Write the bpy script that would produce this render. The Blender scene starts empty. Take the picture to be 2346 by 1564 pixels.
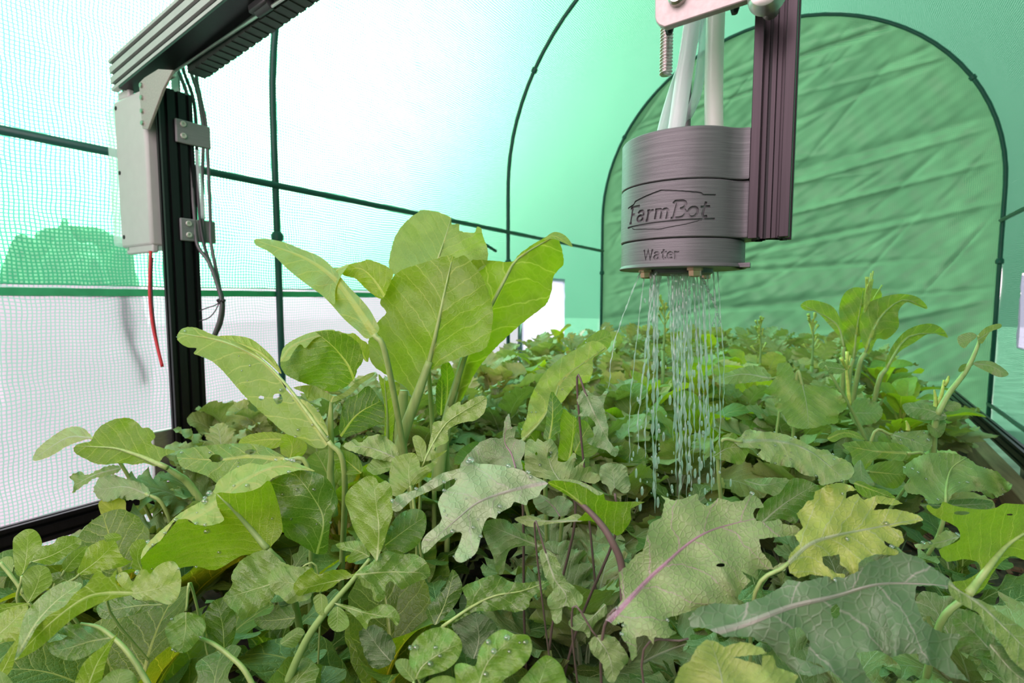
import bpy, bmesh, math, random
import numpy as np
from mathutils import Vector, Matrix
from mathutils.geometry import delaunay_2d_cdt

# ------------------------------------------------------------------ camera
SC = bpy.context.scene
COL = SC.collection
F, CX, CY = 1200.0, 1173.0, 782.0          # focal length and centre in pixels of a 2346 x 1564 frame
CAMZ = 0.62                                 # lens height above the ground
YAW = math.radians(32.2)
PITCH = math.atan(96.0 / F)
EYE = np.array([0.0, 0.0, CAMZ])
FW = np.array([-math.sin(YAW) * math.cos(PITCH), math.cos(YAW) * math.cos(PITCH), -math.sin(PITCH)])
RT = np.array([math.cos(YAW), math.sin(YAW), 0.0])
UP = np.cross(RT, FW)
cam = bpy.data.cameras.new('camera')
cam.sensor_width = 36.0
cam.lens = 36.0 * F / 2346.0
cam.clip_start = 0.01
cam.clip_end = 200.0
cam.dof.use_dof = True
cam.dof.focus_distance = 0.40
cam.dof.aperture_fstop = 13.0
camo = bpy.data.objects.new('camera', cam)
COL.objects.link(camo)
camo.location = EYE
camo.rotation_euler = (math.pi / 2 - PITCH, 0.0, YAW)
SC.camera = camo

# ------------------------------------------------------------------ sky, sun, exposure
SKY_BASE, SKY_GLOW, SKY_TINT = 8.0, 96.0, (1.0, 0.785, 0.86, 1.0)
SUN_AZ = math.radians(66.0)                 # measured from +Y towards -X
SUN_EL = math.radians(28.0)
SUND = Vector((-math.sin(SUN_AZ) * math.cos(SUN_EL), math.cos(SUN_AZ) * math.cos(SUN_EL), math.sin(SUN_EL)))
world = bpy.data.worlds.new('world')
SC.world = world
world.use_nodes = True
wn = world.node_tree.nodes
wl = world.node_tree.links
wn.clear()
wout = wn.new('ShaderNodeOutputWorld')
wbg = wn.new('ShaderNodeBackground')
wgeo = wn.new('ShaderNodeTexCoord')
wsep = wn.new('ShaderNodeSeparateXYZ')
wl.new(wgeo.outputs['Generated'], wsep.inputs[0])


def wmath(op, x, y=None, clamp=False):
    n = wn.new('ShaderNodeMath'); n.operation = op; n.use_clamp = clamp
    for i, q in enumerate((x, y)):
        if q is None: continue
        if isinstance(q, (int, float)): n.inputs[i].default_value = q
        else: wl.new(q, n.inputs[i])
    return n.outputs[0]


# overcast sky (three times brighter at the zenith than at the horizon) with the wide glow of the veiled sun
wdot = wn.new('ShaderNodeVectorMath'); wdot.operation = 'DOT_PRODUCT'
wdot.inputs[1].default_value = SUND
wl.new(wgeo.outputs['Generated'], wdot.inputs[0])
overcast = wmath('MULTIPLY', wmath('ADD', wmath('MULTIPLY', wmath('MAXIMUM', wsep.outputs['Z'], 0.0), 2.0), 1.0), SKY_BASE / 3.0)
dpos = wmath('MAXIMUM', wdot.outputs['Value'], 0.0)
glow = wmath('MULTIPLY', wmath('POWER', dpos, 13.0), SKY_GLOW)
wbg.inputs['Color'].default_value = SKY_TINT
wl.new(wmath('ADD', overcast, glow), wbg.inputs['Strength'])
wl.new(wbg.outputs['Background'], wout.inputs['Surface'])

sun = bpy.data.lights.new('sun', 'SUN')
sun.energy = 2.0
sun.angle = math.radians(18.0)
sun.color = (1.0, 0.97, 0.92)
suno = bpy.data.objects.new('sun', sun)
COL.objects.link(suno)
suno.rotation_euler = SUND.to_track_quat('Z', 'Y').to_euler()
suno.location = SUND * 10

vs = SC.view_settings
vs.view_transform = 'Standard'
vs.look = 'None'
vs.gamma = 1.0
vs.use_curve_mapping = False
vs.exposure = 0.0
SC.cycles.use_denoising = True
SC.cycles.max_bounces = 10
SC.cycles.diffuse_bounces = 4
SC.cycles.glossy_bounces = 4
SC.cycles.transmission_bounces = 8
SC.cycles.transparent_max_bounces = 16
SC.cycles.sample_clamp_indirect = 8.0
SC.cycles.caustics_reflective = False
SC.cycles.caustics_refractive = False

# ------------------------------------------------------------------ helpers
RNG = random.Random(7)


def ray(px, py):
    return FW + RT * ((px - CX) / F) - UP * ((py - CY) / F)


def P(px, py, d):
    """world point seen at a pixel, d metres deep"""
    return EYE + ray(px, py) * d


def on_x(px, py, X):
    r = ray(px, py); return EYE + r * (X / r[0])


def on_y(px, py, Y):
    r = ray(px, py); return EYE + r * (Y / r[1])


def tag(o, label=None, cat=None, group=None, kind=None):
    if label: o['label'] = label
    if cat: o['category'] = cat
    if group: o['group'] = group
    if kind: o['kind'] = kind
    return o


OFF = {}


def thing(name, loc, label, cat, group=None):
    o = bpy.data.objects.new(name, None)
    o.empty_display_size = 0.02
    o.location = Vector([float(c) for c in loc])
    COL.objects.link(o)
    OFF[o] = Vector([float(c) for c in loc])
    return tag(o, label, cat, group)


def mesh(name, verts, faces, mat, parent=None, uv=None, smooth=True, color=None):
    off = OFF.get(parent, Vector((0, 0, 0)))
    me = bpy.data.meshes.new(name)
    V = np.asarray(verts, dtype=float) - np.array(off)
    me.from_pydata([tuple(v) for v in V], [], faces)
    if uv is not None:
        lay = me.uv_layers.new(name='UVMap')
        idx = np.empty(len(me.loops), dtype=np.int32)
        me.loops.foreach_get('vertex_index', idx)
        lay.data.foreach_set('uv', np.asarray(uv, dtype=np.float32)[idx].ravel())
    if smooth:
        me.polygons.foreach_set('use_smooth', [True] * len(me.polygons))
    me.update()
    o = bpy.data.objects.new(name, me)
    COL.objects.link(o)
    if mat: me.materials.append(mat)
    if parent:
        o.parent = parent
        OFF[o] = off
    if color is not None:
        o.color = (color[0], color[1], color[2], 1.0)
    return o


class MB:
    """collects shapes that belong to one part"""
    def __init__(s):
        s.v = []; s.f = []

    def add(s, v, f):
        n = len(s.v)
        s.v += [tuple(map(float, p)) for p in v]
        s.f += [tuple(i + n for i in q) for q in f]
        return s

    def box(s, lo, hi, R=None, c=None):
        x0, y0, z0 = lo; x1, y1, z1 = hi
        v = np.array([(x0, y0, z0), (x1, y0, z0), (x1, y1, z0), (x0, y1, z0), (x0, y0, z1), (x1, y0, z1), (x1, y1, z1), (x0, y1, z1)], float)
        if R is not None:
            v = (np.array(R) @ v.T).T + np.array(c)
        return s.add(v, [(0, 3, 2, 1), (4, 5, 6, 7), (0, 1, 5, 4), (1, 2, 6, 5), (2, 3, 7, 6), (3, 0, 4, 7)])

    def tube(s, pts, r, n=10, cap=True):
        pts = [np.array(p, float) for p in pts]
        m = len(pts)
        rs = list(r) if hasattr(r, '__len__') else [r] * m
        T = []
        for i in range(m):
            a = pts[max(i - 1, 0)]; b = pts[min(i + 1, m - 1)]
            t = b - a; T.append(t / (np.linalg.norm(t) + 1e-12))
        ref = np.array([0, 0, 1.0]) if abs(T[0][2]) < 0.9 else np.array([1.0, 0, 0])
        u = np.cross(T[0], ref); u /= np.linalg.norm(u)
        v = []
        for i in range(m):
            u = u - T[i] * (u @ T[i]); u /= np.linalg.norm(u)
            w = np.cross(T[i], u)
            for k in range(n):
                a = 2 * math.pi * k / n
                v.append(pts[i] + (u * math.cos(a) + w * math.sin(a)) * rs[i])
        f = []
        for i in range(m - 1):
            for k in range(n):
                k2 = (k + 1) % n
                f.append((i * n + k, i * n + k2, (i + 1) * n + k2, (i + 1) * n + k))
        if cap:
            f.append(tuple(reversed(range(n))))
            f.append(tuple((m - 1) * n + k for k in range(n)))
        return s.add(v, f)

    def prism(s, prof, a, b, ex, ey):
        """profile (list of 2-D points) swept from a to b; ex, ey span the profile plane"""
        a = np.array(a, float); b = np.array(b, float); ex = np.array(ex, float); ey = np.array(ey, float)
        n = len(prof)
        v = [a + ex * p[0] + ey * p[1] for p in prof] + [b + ex * p[0] + ey * p[1] for p in prof]
        f = [(i, (i + 1) % n, n + (i + 1) % n, n + i) for i in range(n)]
        f += [tuple(reversed(range(n))), tuple(range(n, 2 * n))]
        return s.add(v, f)

    def lathe(s, prof, c, axis=(0, 0, 1), n=24):
        c = np.array(c, float); ax = np.array(axis, float); ax /= np.linalg.norm(ax)
        ref = np.array([1.0, 0, 0]) if abs(ax[0]) < 0.9 else np.array([0, 1.0, 0])
        u = np.cross(ax, ref); u /= np.linalg.norm(u); w = np.cross(ax, u)
        m = len(prof); v = []
        for (r, h) in prof:
            for k in range(n):
                a = 2 * math.pi * k / n
                v.append(c + ax * h + (u * math.cos(a) + w * math.sin(a)) * r)
        f = []
        for i in range(m - 1):
            for k in range(n):
                k2 = (k + 1) % n
                f.append((i * n + k, i * n + k2, (i + 1) * n + k2, (i + 1) * n + k))
        f.append(tuple(reversed(range(n)))); f.append(tuple((m - 1) * n + k for k in range(n)))
        return s.add(v, f)

    def build(s, name, mat, parent=None, smooth=False, bevel=0.0, auto=True):
        o = mesh(name, s.v, s.f, mat, parent, smooth=smooth or auto)
        if auto and not smooth:
            me = o.data
            bm = bmesh.new(); bm.from_mesh(me)
            bmesh.ops.recalc_face_normals(bm, faces=bm.faces)
            for ed in bm.edges:
                if len(ed.link_faces) == 2 and ed.calc_face_angle(0) > 0.6: ed.smooth = False
            bm.to_mesh(me); bm.free()
        if bevel:
            b = o.modifiers.new('bevel', 'BEVEL'); b.width = bevel; b.segments = 2; b.limit_method = 'ANGLE'
        return o


def spline(pts, n=8, closed=False):
    """Catmull-Rom resampling, any dimension"""
    p = np.array(pts, float); m = len(p); out = []
    rng_ = range(m) if closed else range(m - 1)
    for i in rng_:
        if closed:
            a, b, c, d = p[(i - 1) % m], p[i], p[(i + 1) % m], p[(i + 2) % m]
        else:
            b, c = p[i], p[i + 1]
            a = p[i - 1] if i > 0 else 2 * b - c
            d = p[i + 2] if i + 2 < m else 2 * c - b
        for k in range(n):
            t = k / n
            out.append(0.5 * ((2 * b) + (c - a) * t + (2 * a - 5 * b + 4 * c - d) * t * t + (3 * b - a - 3 * c + d) * t ** 3))
    if not closed: out.append(p[-1])
    return np.array(out)


# ------------------------------------------------------------------ materials
def new_mat(name):
    m = bpy.data.materials.new(name)
    m.use_nodes = True
    nt = m.node_tree
    nt.nodes.clear()
    out = nt.nodes.new('ShaderNodeOutputMaterial')
    return m, nt, nt.nodes, nt.links, out


def plain(name, col, rough=0.5, metal=0.0, noise=0.0, scale=60.0, spec=0.5, stretch=None, bump=0.0):
    m, nt, N, L, out = new_mat(name)
    b = N.new('ShaderNodeBsdfPrincipled')
    b.inputs['Roughness'].default_value = rough
    b.inputs['Metallic'].default_value = metal
    b.inputs['Specular IOR Level'].default_value = spec
    tc = N.new('ShaderNodeTexCoord')
    mp = N.new('ShaderNodeMapping')
    if stretch: mp.inputs['Scale'].default_value = stretch
    L.new(tc.outputs['Object'], mp.inputs['Vector'])
    nz = N.new('ShaderNodeTexNoise')
    nz.inputs['Scale'].default_value = scale
    nz.inputs['Detail'].default_value = 5
    L.new(mp.outputs['Vector'], nz.inputs['Vector'])
    rp = N.new('ShaderNodeValToRGB')
    k = max(noise, 0.02)
    rp.color_ramp.elements[0].position = 0.3
    rp.color_ramp.elements[1].position = 0.7
    rp.color_ramp.elements[0].color = tuple(c * (1 - k) for c in col) + (1,)
    rp.color_ramp.elements[1].color = tuple(min(1, c * (1 + k)) for c in col) + (1,)
    L.new(nz.outputs['Fac'], rp.inputs['Fac'])
    L.new(rp.outputs['Color'], b.inputs['Base Color'])
    if bump:
        bp = N.new('ShaderNodeBump'); bp.inputs['Strength'].default_value = bump; bp.inputs['Distance'].default_value = 0.001
        L.new(nz.outputs['Fac'], bp.inputs['Height']); L.new(bp.outputs['Normal'], b.inputs['Normal'])
    L.new(b.outputs['BSDF'], out.inputs['Surface'])
    return m


def math_node(N, L, op, a, b=None, c=None, clamp=False):
    n = N.new('ShaderNodeMath'); n.operation = op; n.use_clamp = clamp
    for i, x in enumerate((a, b, c)):
        if x is None: continue
        if isinstance(x, (int, float)): n.inputs[i].default_value = x
        else: L.new(x, n.inputs[i])
    return n.outputs[0]


def cover_mat(name, film, thread, clear, cell=0.0075, tw=0.2, wob=0.0, tl_gain=1.0):
    """woven greenhouse film: clear share of tinted film, the rest scatters light through; threads on a grid in UV metres"""
    m, nt, N, L, out = new_mat(name)
    uv = N.new('ShaderNodeTexCoord')
    nz = N.new('ShaderNodeTexNoise'); nz.inputs['Scale'].default_value = 6.0; nz.inputs['Detail'].default_value = 3
    L.new(uv.outputs['UV'], nz.inputs['Vector'])
    ad = N.new('ShaderNodeVectorMath'); ad.operation = 'SCALE'; ad.inputs['Scale'].default_value = 0.03
    L.new(nz.outputs['Color'], ad.inputs[0])
    a2 = N.new('ShaderNodeVectorMath'); a2.operation = 'ADD'
    L.new(uv.outputs['UV'], a2.inputs[0]); L.new(ad.outputs['Vector'], a2.inputs[1])
    sp = N.new('ShaderNodeSeparateXYZ'); L.new(a2.outputs['Vector'], sp.inputs[0])
    masks = []
    for ax in ('X', 'Y'):
        fr = math_node(N, L, 'FRACT', math_node(N, L, 'DIVIDE', sp.outputs[ax], cell))
        masks.append(math_node(N, L, 'LESS_THAN', math_node(N, L, 'ABSOLUTE', math_node(N, L, 'SUBTRACT', fr, 0.5)), tw))
    mk = math_node(N, L, 'MAXIMUM', masks[0], masks[1])
    n2 = N.new('ShaderNodeTexNoise'); n2.inputs['Scale'].default_value = 3.2; n2.inputs['Detail'].default_value = 6; n2.inputs['Roughness'].default_value = 0.6
    L.new(uv.outputs['UV'], n2.inputs['Vector'])
    fc = N.new('ShaderNodeMixRGB'); fc.blend_type = 'MIX'
    fc.inputs[1].default_value = tuple(c * (1 - wob) for c in film) + (1,)
    fc.inputs[2].default_value = tuple(min(1, c * (1 + wob)) for c in film) + (1,)
    L.new(n2.outputs['Fac'], fc.inputs[0])
    mc = N.new('ShaderNodeMixRGB')
    L.new(mk, mc.inputs[0]); L.new(fc.outputs[0], mc.inputs[1]); mc.inputs[2].default_value = thread + (1,)
    tr = N.new('ShaderNodeBsdfTransparent'); L.new(mc.outputs[0], tr.inputs['Color'])
    tg = N.new('ShaderNodeMixRGB'); tg.blend_type = 'MULTIPLY'; tg.inputs[0].default_value = 1.0
    L.new(mc.outputs[0], tg.inputs[1]); tg.inputs[2].default_value = (tl_gain, tl_gain, tl_gain, 1)
    tl = N.new('ShaderNodeBsdfTranslucent'); L.new(tg.outputs[0], tl.inputs['Color'])
    df = N.new('ShaderNodeBsdfDiffuse'); L.new(tg.outputs[0], df.inputs['Color'])
    m1 = N.new('ShaderNodeMixShader'); m1.inputs[0].default_value = 0.25
    L.new(tl.outputs[0], m1.inputs[1]); L.new(df.outputs[0], m1.inputs[2])
    m2 = N.new('ShaderNodeMixShader'); m2.inputs[0].default_value = clear
    cl = math_node(N, L, 'MULTIPLY', math_node(N, L, 'SUBTRACT', 1.0, math_node(N, L, 'MULTIPLY', mk, 0.75)), clear)
    L.new(cl, m2.inputs[0])
    L.new(m1.outputs[0], m2.inputs[1]); L.new(tr.outputs[0], m2.inputs[2])
    gl = N.new('ShaderNodeBsdfGlossy'); gl.inputs['Roughness'].default_value = 0.35
    m3 = N.new('ShaderNodeMixShader'); m3.inputs[0].default_value = 0.04
    L.new(m2.outputs[0], m3.inputs[1]); L.new(gl.outputs[0], m3.inputs[2])
    L.new(m3.outputs[0], out.inputs['Surface'])
    return m


def leaf_mat(name, base, vein, trans=0.45, tcol=None, nv=9.0, ang=0.7, ribw=0.016, rough=0.42, veinw=0.10, puck=0.5, mott=0.25, spec=0.6):
    """leaf with midrib and side veins from UV (u: signed distance from midrib / length, v: along midrib / length)"""
    base = (base[0] * 1.04, base[1] * 1.0, base[2] * 0.84)
    m, nt, N, L, out = new_mat(name)
    uv = N.new('ShaderNodeTexCoord')
    oi = N.new('ShaderNodeObjectInfo')
    nz = N.new('ShaderNodeTexNoise'); nz.inputs['Scale'].default_value = 5.0; nz.inputs['Detail'].default_value = 4
    ofs = N.new('ShaderNodeVectorMath'); ofs.operation = 'ADD'
    cmb = N.new('ShaderNodeCombineXYZ'); L.new(math_node(N, L, 'MULTIPLY', oi.outputs['Random'], 37.0), cmb.inputs['Z'])
    L.new(uv.outputs['UV'], ofs.inputs[0]); L.new(cmb.outputs[0], ofs.inputs[1])
    L.new(ofs.outputs['Vector'], nz.inputs['Vector'])
    sp = N.new('ShaderNodeSeparateXYZ'); L.new(uv.outputs['UV'], sp.inputs[0])
    u, v = sp.outputs['X'], sp.outputs['Y']
    au = math_node(N, L, 'ABSOLUTE', u)
    # midrib: narrows towards the tip
    w = math_node(N, L, 'MAXIMUM', math_node(N, L, 'MULTIPLY', math_node(N, L, 'SUBTRACT', 1.05, v), ribw), ribw * 0.12)
    rib = math_node(N, L, 'SUBTRACT', 1.0, math_node(N, L, 'DIVIDE', au, w), None, True)
    rib_c = math_node(N, L, 'MULTIPLY', rib, 2.5, None, True)
    # side veins
    sg = math_node(N, L, 'MULTIPLY', math_node(N, L, 'SIGN', u), 0.23)
    wv = math_node(N, L, 'MULTIPLY', math_node(N, L, 'SUBTRACT', nz.outputs['Fac'], 0.5), 0.16)
    bend = math_node(N, L, 'POWER', au, 0.85)
    ph = math_node(N, L, 'ADD', math_node(N, L, 'MULTIPLY', math_node(N, L, 'ADD', math_node(N, L, 'SUBTRACT', v, math_node(N, L, 'MULTIPLY', bend, ang)), wv), nv), sg)
    tri = math_node(N, L, 'ABSOLUTE', math_node(N, L, 'SUBTRACT', math_node(N, L, 'FRACT', ph), 0.5))
    vw = math_node(N, L, 'MULTIPLY', math_node(N, L, 'SUBTRACT', 1.0, math_node(N, L, 'MULTIPLY', au, 1.6)), veinw)
    vw = math_node(N, L, 'MAXIMUM', vw, veinw * 0.25)
    sv = math_node(N, L, 'SUBTRACT', 1.0, math_node(N, L, 'DIVIDE', tri, vw), None, True)
    # fine net
    vo = N.new('ShaderNodeTexVoronoi'); vo.feature = 'DISTANCE_TO_EDGE'; vo.inputs['Scale'].default_value = 26.0
    L.new(ofs.outputs['Vector'], vo.inputs['Vector'])
    net = math_node(N, L, 'SUBTRACT', 1.0, math_node(N, L, 'MULTIPLY', vo.outputs['Distance'], 7.0), None, True)
    vein_f = math_node(N, L, 'MAXIMUM', rib_c, math_node(N, L, 'MULTIPLY', sv, 0.80))
    vein_f = math_node(N, L, 'MAXIMUM', vein_f, math_node(N, L, 'MULTIPLY', net, 0.14))
    # colour
    tint = N.new('ShaderNodeMixRGB'); tint.blend_type = 'MULTIPLY'; tint.inputs[0].default_value = 1.0
    tint.inputs[1].default_value = base + (1,)
    L.new(oi.outputs['Color'], tint.inputs[2])
    mo = N.new('ShaderNodeMixRGB'); mo.blend_type = 'MULTIPLY'; mo.inputs[0].default_value = mott
    n3 = N.new('ShaderNodeTexNoise'); n3.inputs['Scale'].default_value = 9.0; n3.inputs['Detail'].default_value = 6
    L.new(ofs.outputs['Vector'], n3.inputs['Vector'])
    r3 = N.new('ShaderNodeValToRGB'); r3.color_ramp.elements[0].position = 0.3; r3.color_ramp.elements[1].position = 0.72
    r3.color_ramp.elements[0].color = (0.45, 0.5, 0.45, 1); r3.color_ramp.elements[1].color = (1.25, 1.2, 1.1, 1)
    L.new(n3.outputs['Fac'], r3.inputs['Fac'])
    L.new(tint.outputs[0], mo.inputs[1]); L.new(r3.outputs['Color'], mo.inputs[2])
    cm = N.new('ShaderNodeMixRGB'); L.new(math_node(N, L, 'MULTIPLY', vein_f, 0.85), cm.inputs[0])
    L.new(mo.outputs[0], cm.inputs[1]); cm.inputs[2].default_value = vein + (1,)
    # bump
    puf = math_node(N, L, 'MULTIPLY', math_node(N, L, 'MINIMUM', tri, 0.3), 0.9)
    h = math_node(N, L, 'SUBTRACT', puf, math_node(N, L, 'MULTIPLY', net, 0.12))
    h = math_node(N, L, 'SUBTRACT', h, math_node(N, L, 'MULTIPLY', rib, 0.5))
    h = math_node(N, L, 'ADD', h, math_node(N, L, 'MULTIPLY', n3.outputs['Fac'], 0.5))
    bp = N.new('ShaderNodeBump'); bp.inputs['Strength'].default_value = puck; bp.inputs['Distance'].default_value = 0.004
    L.new(h, bp.inputs['Height'])
    b = N.new('ShaderNodeBsdfPrincipled')
    b.inputs['Roughness'].default_value = rough
    b.inputs['Specular IOR Level'].default_value = spec
    L.new(cm.outputs[0], b.inputs['Base Color']); L.new(bp.outputs['Normal'], b.inputs['Normal'])
    tl = N.new('ShaderNodeBsdfTranslucent')
    tm = N.new('ShaderNodeMixRGB'); tm.blend_type = 'MULTIPLY'; tm.inputs[0].default_value = 1.0
    L.new(cm.outputs[0], tm.inputs[1]); tm.inputs[2].default_value = (tcol or (1.5, 1.35, 0.35)) + (1,)
    L.new(tm.outputs[0], tl.inputs['Color']); L.new(bp.outputs['Normal'], tl.inputs['Normal'])
    mx = N.new('ShaderNodeMixShader'); mx.inputs[0].default_value = trans
    L.new(b.outputs[0], mx.inputs[1]); L.new(tl.outputs[0], mx.inputs[2])
    L.new(mx.outputs[0], out.inputs['Surface'])
    return m


M = {}
M['tube_green'] = plain('green_coated_tube', (0.012, 0.075, 0.062), 0.4, 0.0, 0.1, 30)
M['black_alu'] = plain('black_anodised', (0.016, 0.015, 0.017), 0.34, 0.55, 0.15, 40, stretch=(8, 8, 0.4))
M['beam_alu'] = plain('beam_painted_reflection', (0.50, 0.47, 0.47), 0.4, 0.3, 0.05, 40)  # bright reflection off the beam face put into the base colour
M['purple_alu'] = plain('dark_anodised_extrusion', (0.038, 0.028, 0.033), 0.36, 0.6, 0.2, 60, stretch=(12, 12, 0.25))
M['slot_black'] = plain('slot_black', (0.006, 0.006, 0.007), 0.5, 0.2, 0.05)
M['steel'] = plain('brushed_steel', (0.62, 0.58, 0.56), 0.32, 0.9, 0.12, 90, stretch=(1, 1, 6))
M['bead_steel'] = plain('bead_blasted_plate', (0.44, 0.38, 0.365), 0.5, 0.4, 0.10, 300)
M['screw'] = plain('screw_steel', (0.55, 0.52, 0.48), 0.28, 1.0, 0.1, 200)
M['copper'] = plain('wet_brass_screw', (0.55, 0.30, 0.20), 0.25, 1.0, 0.25, 120)
M['box_grey'] = plain('box_plastic', (0.50, 0.50, 0.48), 0.5, 0.0, 0.03, 40)
M['clip_grey'] = plain('printed_clip', (0.20, 0.20, 0.205), 0.55, 0.0, 0.08, 80, stretch=(0.3, 0.3, 8))
M['clip_screw'] = plain('pale_screw', (0.55, 0.54, 0.48), 0.4, 0.3, 0.05)
M['cable'] = plain('grey_cable', (0.10, 0.095, 0.10), 0.4, 0.0, 0.1, 60)
M['cable_dark'] = plain('dark_cable', (0.03, 0.03, 0.032), 0.45, 0.0, 0.1, 60)
M['cable_red'] = plain('red_wire', (0.55, 0.02, 0.03), 0.4, 0.0, 0.1, 60)
M['hole'] = plain('dark_hole', (0.01, 0.01, 0.01), 0.7)
M['wood'] = plain('weathered_board', (0.30, 0.19, 0.12), 0.75, 0.0, 0.3, 12, stretch=(6, 0.6, 6), bump=0.4)
M['soil'] = plain('dark_soil', (0.055, 0.030, 0.020), 0.9, 0.0, 0.7, 60, bump=1.0)
M['bark'] = plain('bark_chip', (0.16, 0.065, 0.04), 0.85, 0.0, 0.5, 60)
M['carrier'] = plain('cable_carrier_dark', (0.018, 0.022, 0.018), 0.5, 0.0, 0.2, 60)
M['ground'] = plain('bare_ground', (0.46, 0.44, 0.42), 0.9, 0.0, 0.3, 8)
M['strap'] = plain('grey_strap', (0.16, 0.19, 0.24), 0.7, 0.0, 0.1, 40)
M['seam'] = plain('seam_tape', (0.05, 0.42, 0.18), 0.6, 0.0, 0.1, 40)

# 3-D printed plastic with fine layer lines
def printed(name, col):
    m, nt, N, L, out = new_mat(name)
    tc = N.new('ShaderNodeTexCoord'); sp = N.new('ShaderNodeSeparateXYZ'); L.new(tc.outputs['Object'], sp.inputs[0])
    b = N.new('ShaderNodeBsdfPrincipled'); b.inputs['Roughness'].default_value = 0.42; b.inputs['Metallic'].default_value = 0.25
    nz = N.new('ShaderNodeTexNoise'); nz.noise_dimensions = '3D'; nz.inputs['Scale'].default_value = 1.0; nz.inputs['Detail'].default_value = 3
    mp = N.new('ShaderNodeMapping'); mp.inputs['Scale'].default_value = (40, 40, 2600)
    L.new(tc.outputs['Object'], mp.inputs['Vector']); L.new(mp.outputs['Vector'], nz.inputs['Vector'])
    rp = N.new('ShaderNodeValToRGB'); rp.color_ramp.elements[0].position = 0.28; rp.color_ramp.elements[1].position = 0.7
    rp.color_ramp.elements[0].color = tuple(c * 0.68 for c in col) + (1,); rp.color_ramp.elements[1].color = tuple(c * 1.25 for c in col) + (1,)
    L.new(nz.outputs['Fac'], rp.inputs['Fac']); L.new(rp.outputs['Color'], b.inputs['Base Color'])
    w = math_node(N, L, 'SINE', math_node(N, L, 'MULTIPLY', sp.outputs['Z'], 2 * math.pi / 0.00045))
    h = math_node(N, L, 'ADD', math_node(N, L, 'MULTIPLY', w, 0.4), nz.outputs['Fac'])
    bp = N.new('ShaderNodeBump'); bp.inputs['Strength'].default_value = 0.35; bp.inputs['Distance'].default_value = 0.0002
    L.new(h, bp.inputs['Height']); L.new(bp.outputs['Normal'], b.inputs['Normal'])
    L.new(b.outputs[0], out.inputs['Surface'])
    return m


M['printed'] = printed('grey_printed_plastic', (0.135, 0.128, 0.136))


def milky(name, col, a=0.5, rough=0.25, clear=0.0):
    m, nt, N, L, out = new_mat(name)
    b = N.new('ShaderNodeBsdfPrincipled'); b.inputs['Base Color'].default_value = col + (1,); b.inputs['Roughness'].default_value = rough
    t = N.new('ShaderNodeBsdfTranslucent'); t.inputs['Color'].default_value = col + (1,)
    mx = N.new('ShaderNodeMixShader'); mx.inputs[0].default_value = a
    L.new(b.outputs[0], mx.inputs[1]); L.new(t.outputs[0], mx.inputs[2])
    res = mx.outputs[0]
    if clear:
        tr = N.new('ShaderNodeBsdfTransparent'); tr.inputs['Color'].default_value = (0.93, 0.95, 0.95, 1)
        m2 = N.new('ShaderNodeMixShader')
        lw = N.new('ShaderNodeLayerWeight'); lw.inputs['Blend'].default_value = 0.35
        L.new(math_node(N, L, 'MULTIPLY', math_node(N, L, 'SUBTRACT', 1.0, lw.outputs['Facing']), clear), m2.inputs[0])
        L.new(res, m2.inputs[1]); L.new(tr.outputs[0], m2.inputs[2]); res = m2.outputs[0]
    L.new(res, out.inputs['Surface'])
    return m


M['tube_milky'] = milky('milky_silicone_tube', (0.86, 0.84, 0.80), 0.5)
M['tube_clear'] = milky('clear_vinyl_tube', (0.80, 0.80, 0.82), 0.4, 0.12, 0.35)
M['tube_thin'] = milky('thin_clear_tube', (0.75, 0.80, 0.82), 0.4, 0.1, 0.6)
M['lid_clear'] = milky('clear_box_lid', (0.85, 0.87, 0.88), 0.4, 0.1, 0.7)
M['cover_left'] = cover_mat('cover_film', (0.145, 0.375, 0.245), (0.035, 0.27, 0.125), 0.52, wob=0.08, tl_gain=0.22)
M['cover_green'] = M['cover_left']
M['cover_end'] = cover_mat('cover_film_end', (0.085, 0.245, 0.105), (0.034, 0.175, 0.075), 0.05, wob=0.65, tw=0.14, tl_gain=0.30)
M['flap'] = cover_mat('white_side_flap', (0.305, 0.305, 0.335), (0.13, 0.29, 0.225), 0.09, wob=0.15, tw=0.13, tl_gain=0.28)
M['pane_blue'] = cover_mat('window_film', (0.30, 0.36, 0.43), (0.22, 0.30, 0.37), 0.45, wob=0.05, tw=0.1, tl_gain=0.45)


def water_mat(name, clear, white):
    m, nt, N, L, out = new_mat(name)
    tr = N.new('ShaderNodeBsdfTransparent'); tr.inputs['Color'].default_value = (0.97, 0.98, 0.98, 1)
    gl = N.new('ShaderNodeBsdfGlossy'); gl.inputs['Roughness'].default_value = 0.03
    tl = N.new('ShaderNodeBsdfTranslucent'); tl.inputs['Color'].default_value = (0.96, 0.92, 0.94, 1)
    fr = N.new('ShaderNodeFresnel'); fr.inputs['IOR'].default_value = 1.45
    m1 = N.new('ShaderNodeMixShader'); m1.inputs[0].default_value = white
    L.new(tr.outputs[0], m1.inputs[1]); L.new(tl.outputs[0], m1.inputs[2])
    m2 = N.new('ShaderNodeMixShader')
    L.new(math_node(N, L, 'ADD', math_node(N, L, 'MULTIPLY', fr.outputs[0], 0.5), clear, None, True), m2.inputs[0])
    L.new(m1.outputs[0], m2.inputs[1]); L.new(gl.outputs[0], m2.inputs[2])
    L.new(m2.outputs[0], out.inputs['Surface'])
    return m


M['water'] = water_mat('whitened_water', 0.08, 0.46)  # white share paints in the bright light the jets catch
M['drop'] = water_mat('water_bead', 0.12, 0.16)  # a weaker white share lightens the beads the same way

# ================================================================== setting
XL, XR, XM = -1.395, 0.630, -0.3825         # side walls of the tunnel and its centre line
ZS = CAMZ + 0.53                            # height where the arch springs
Y0, Y1 = -0.55, 3.365                       # open front end, closed far end
RAD = 1.0125


def struct(o, label, cat):
    return tag(o, label, cat, None, 'structure')


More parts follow.
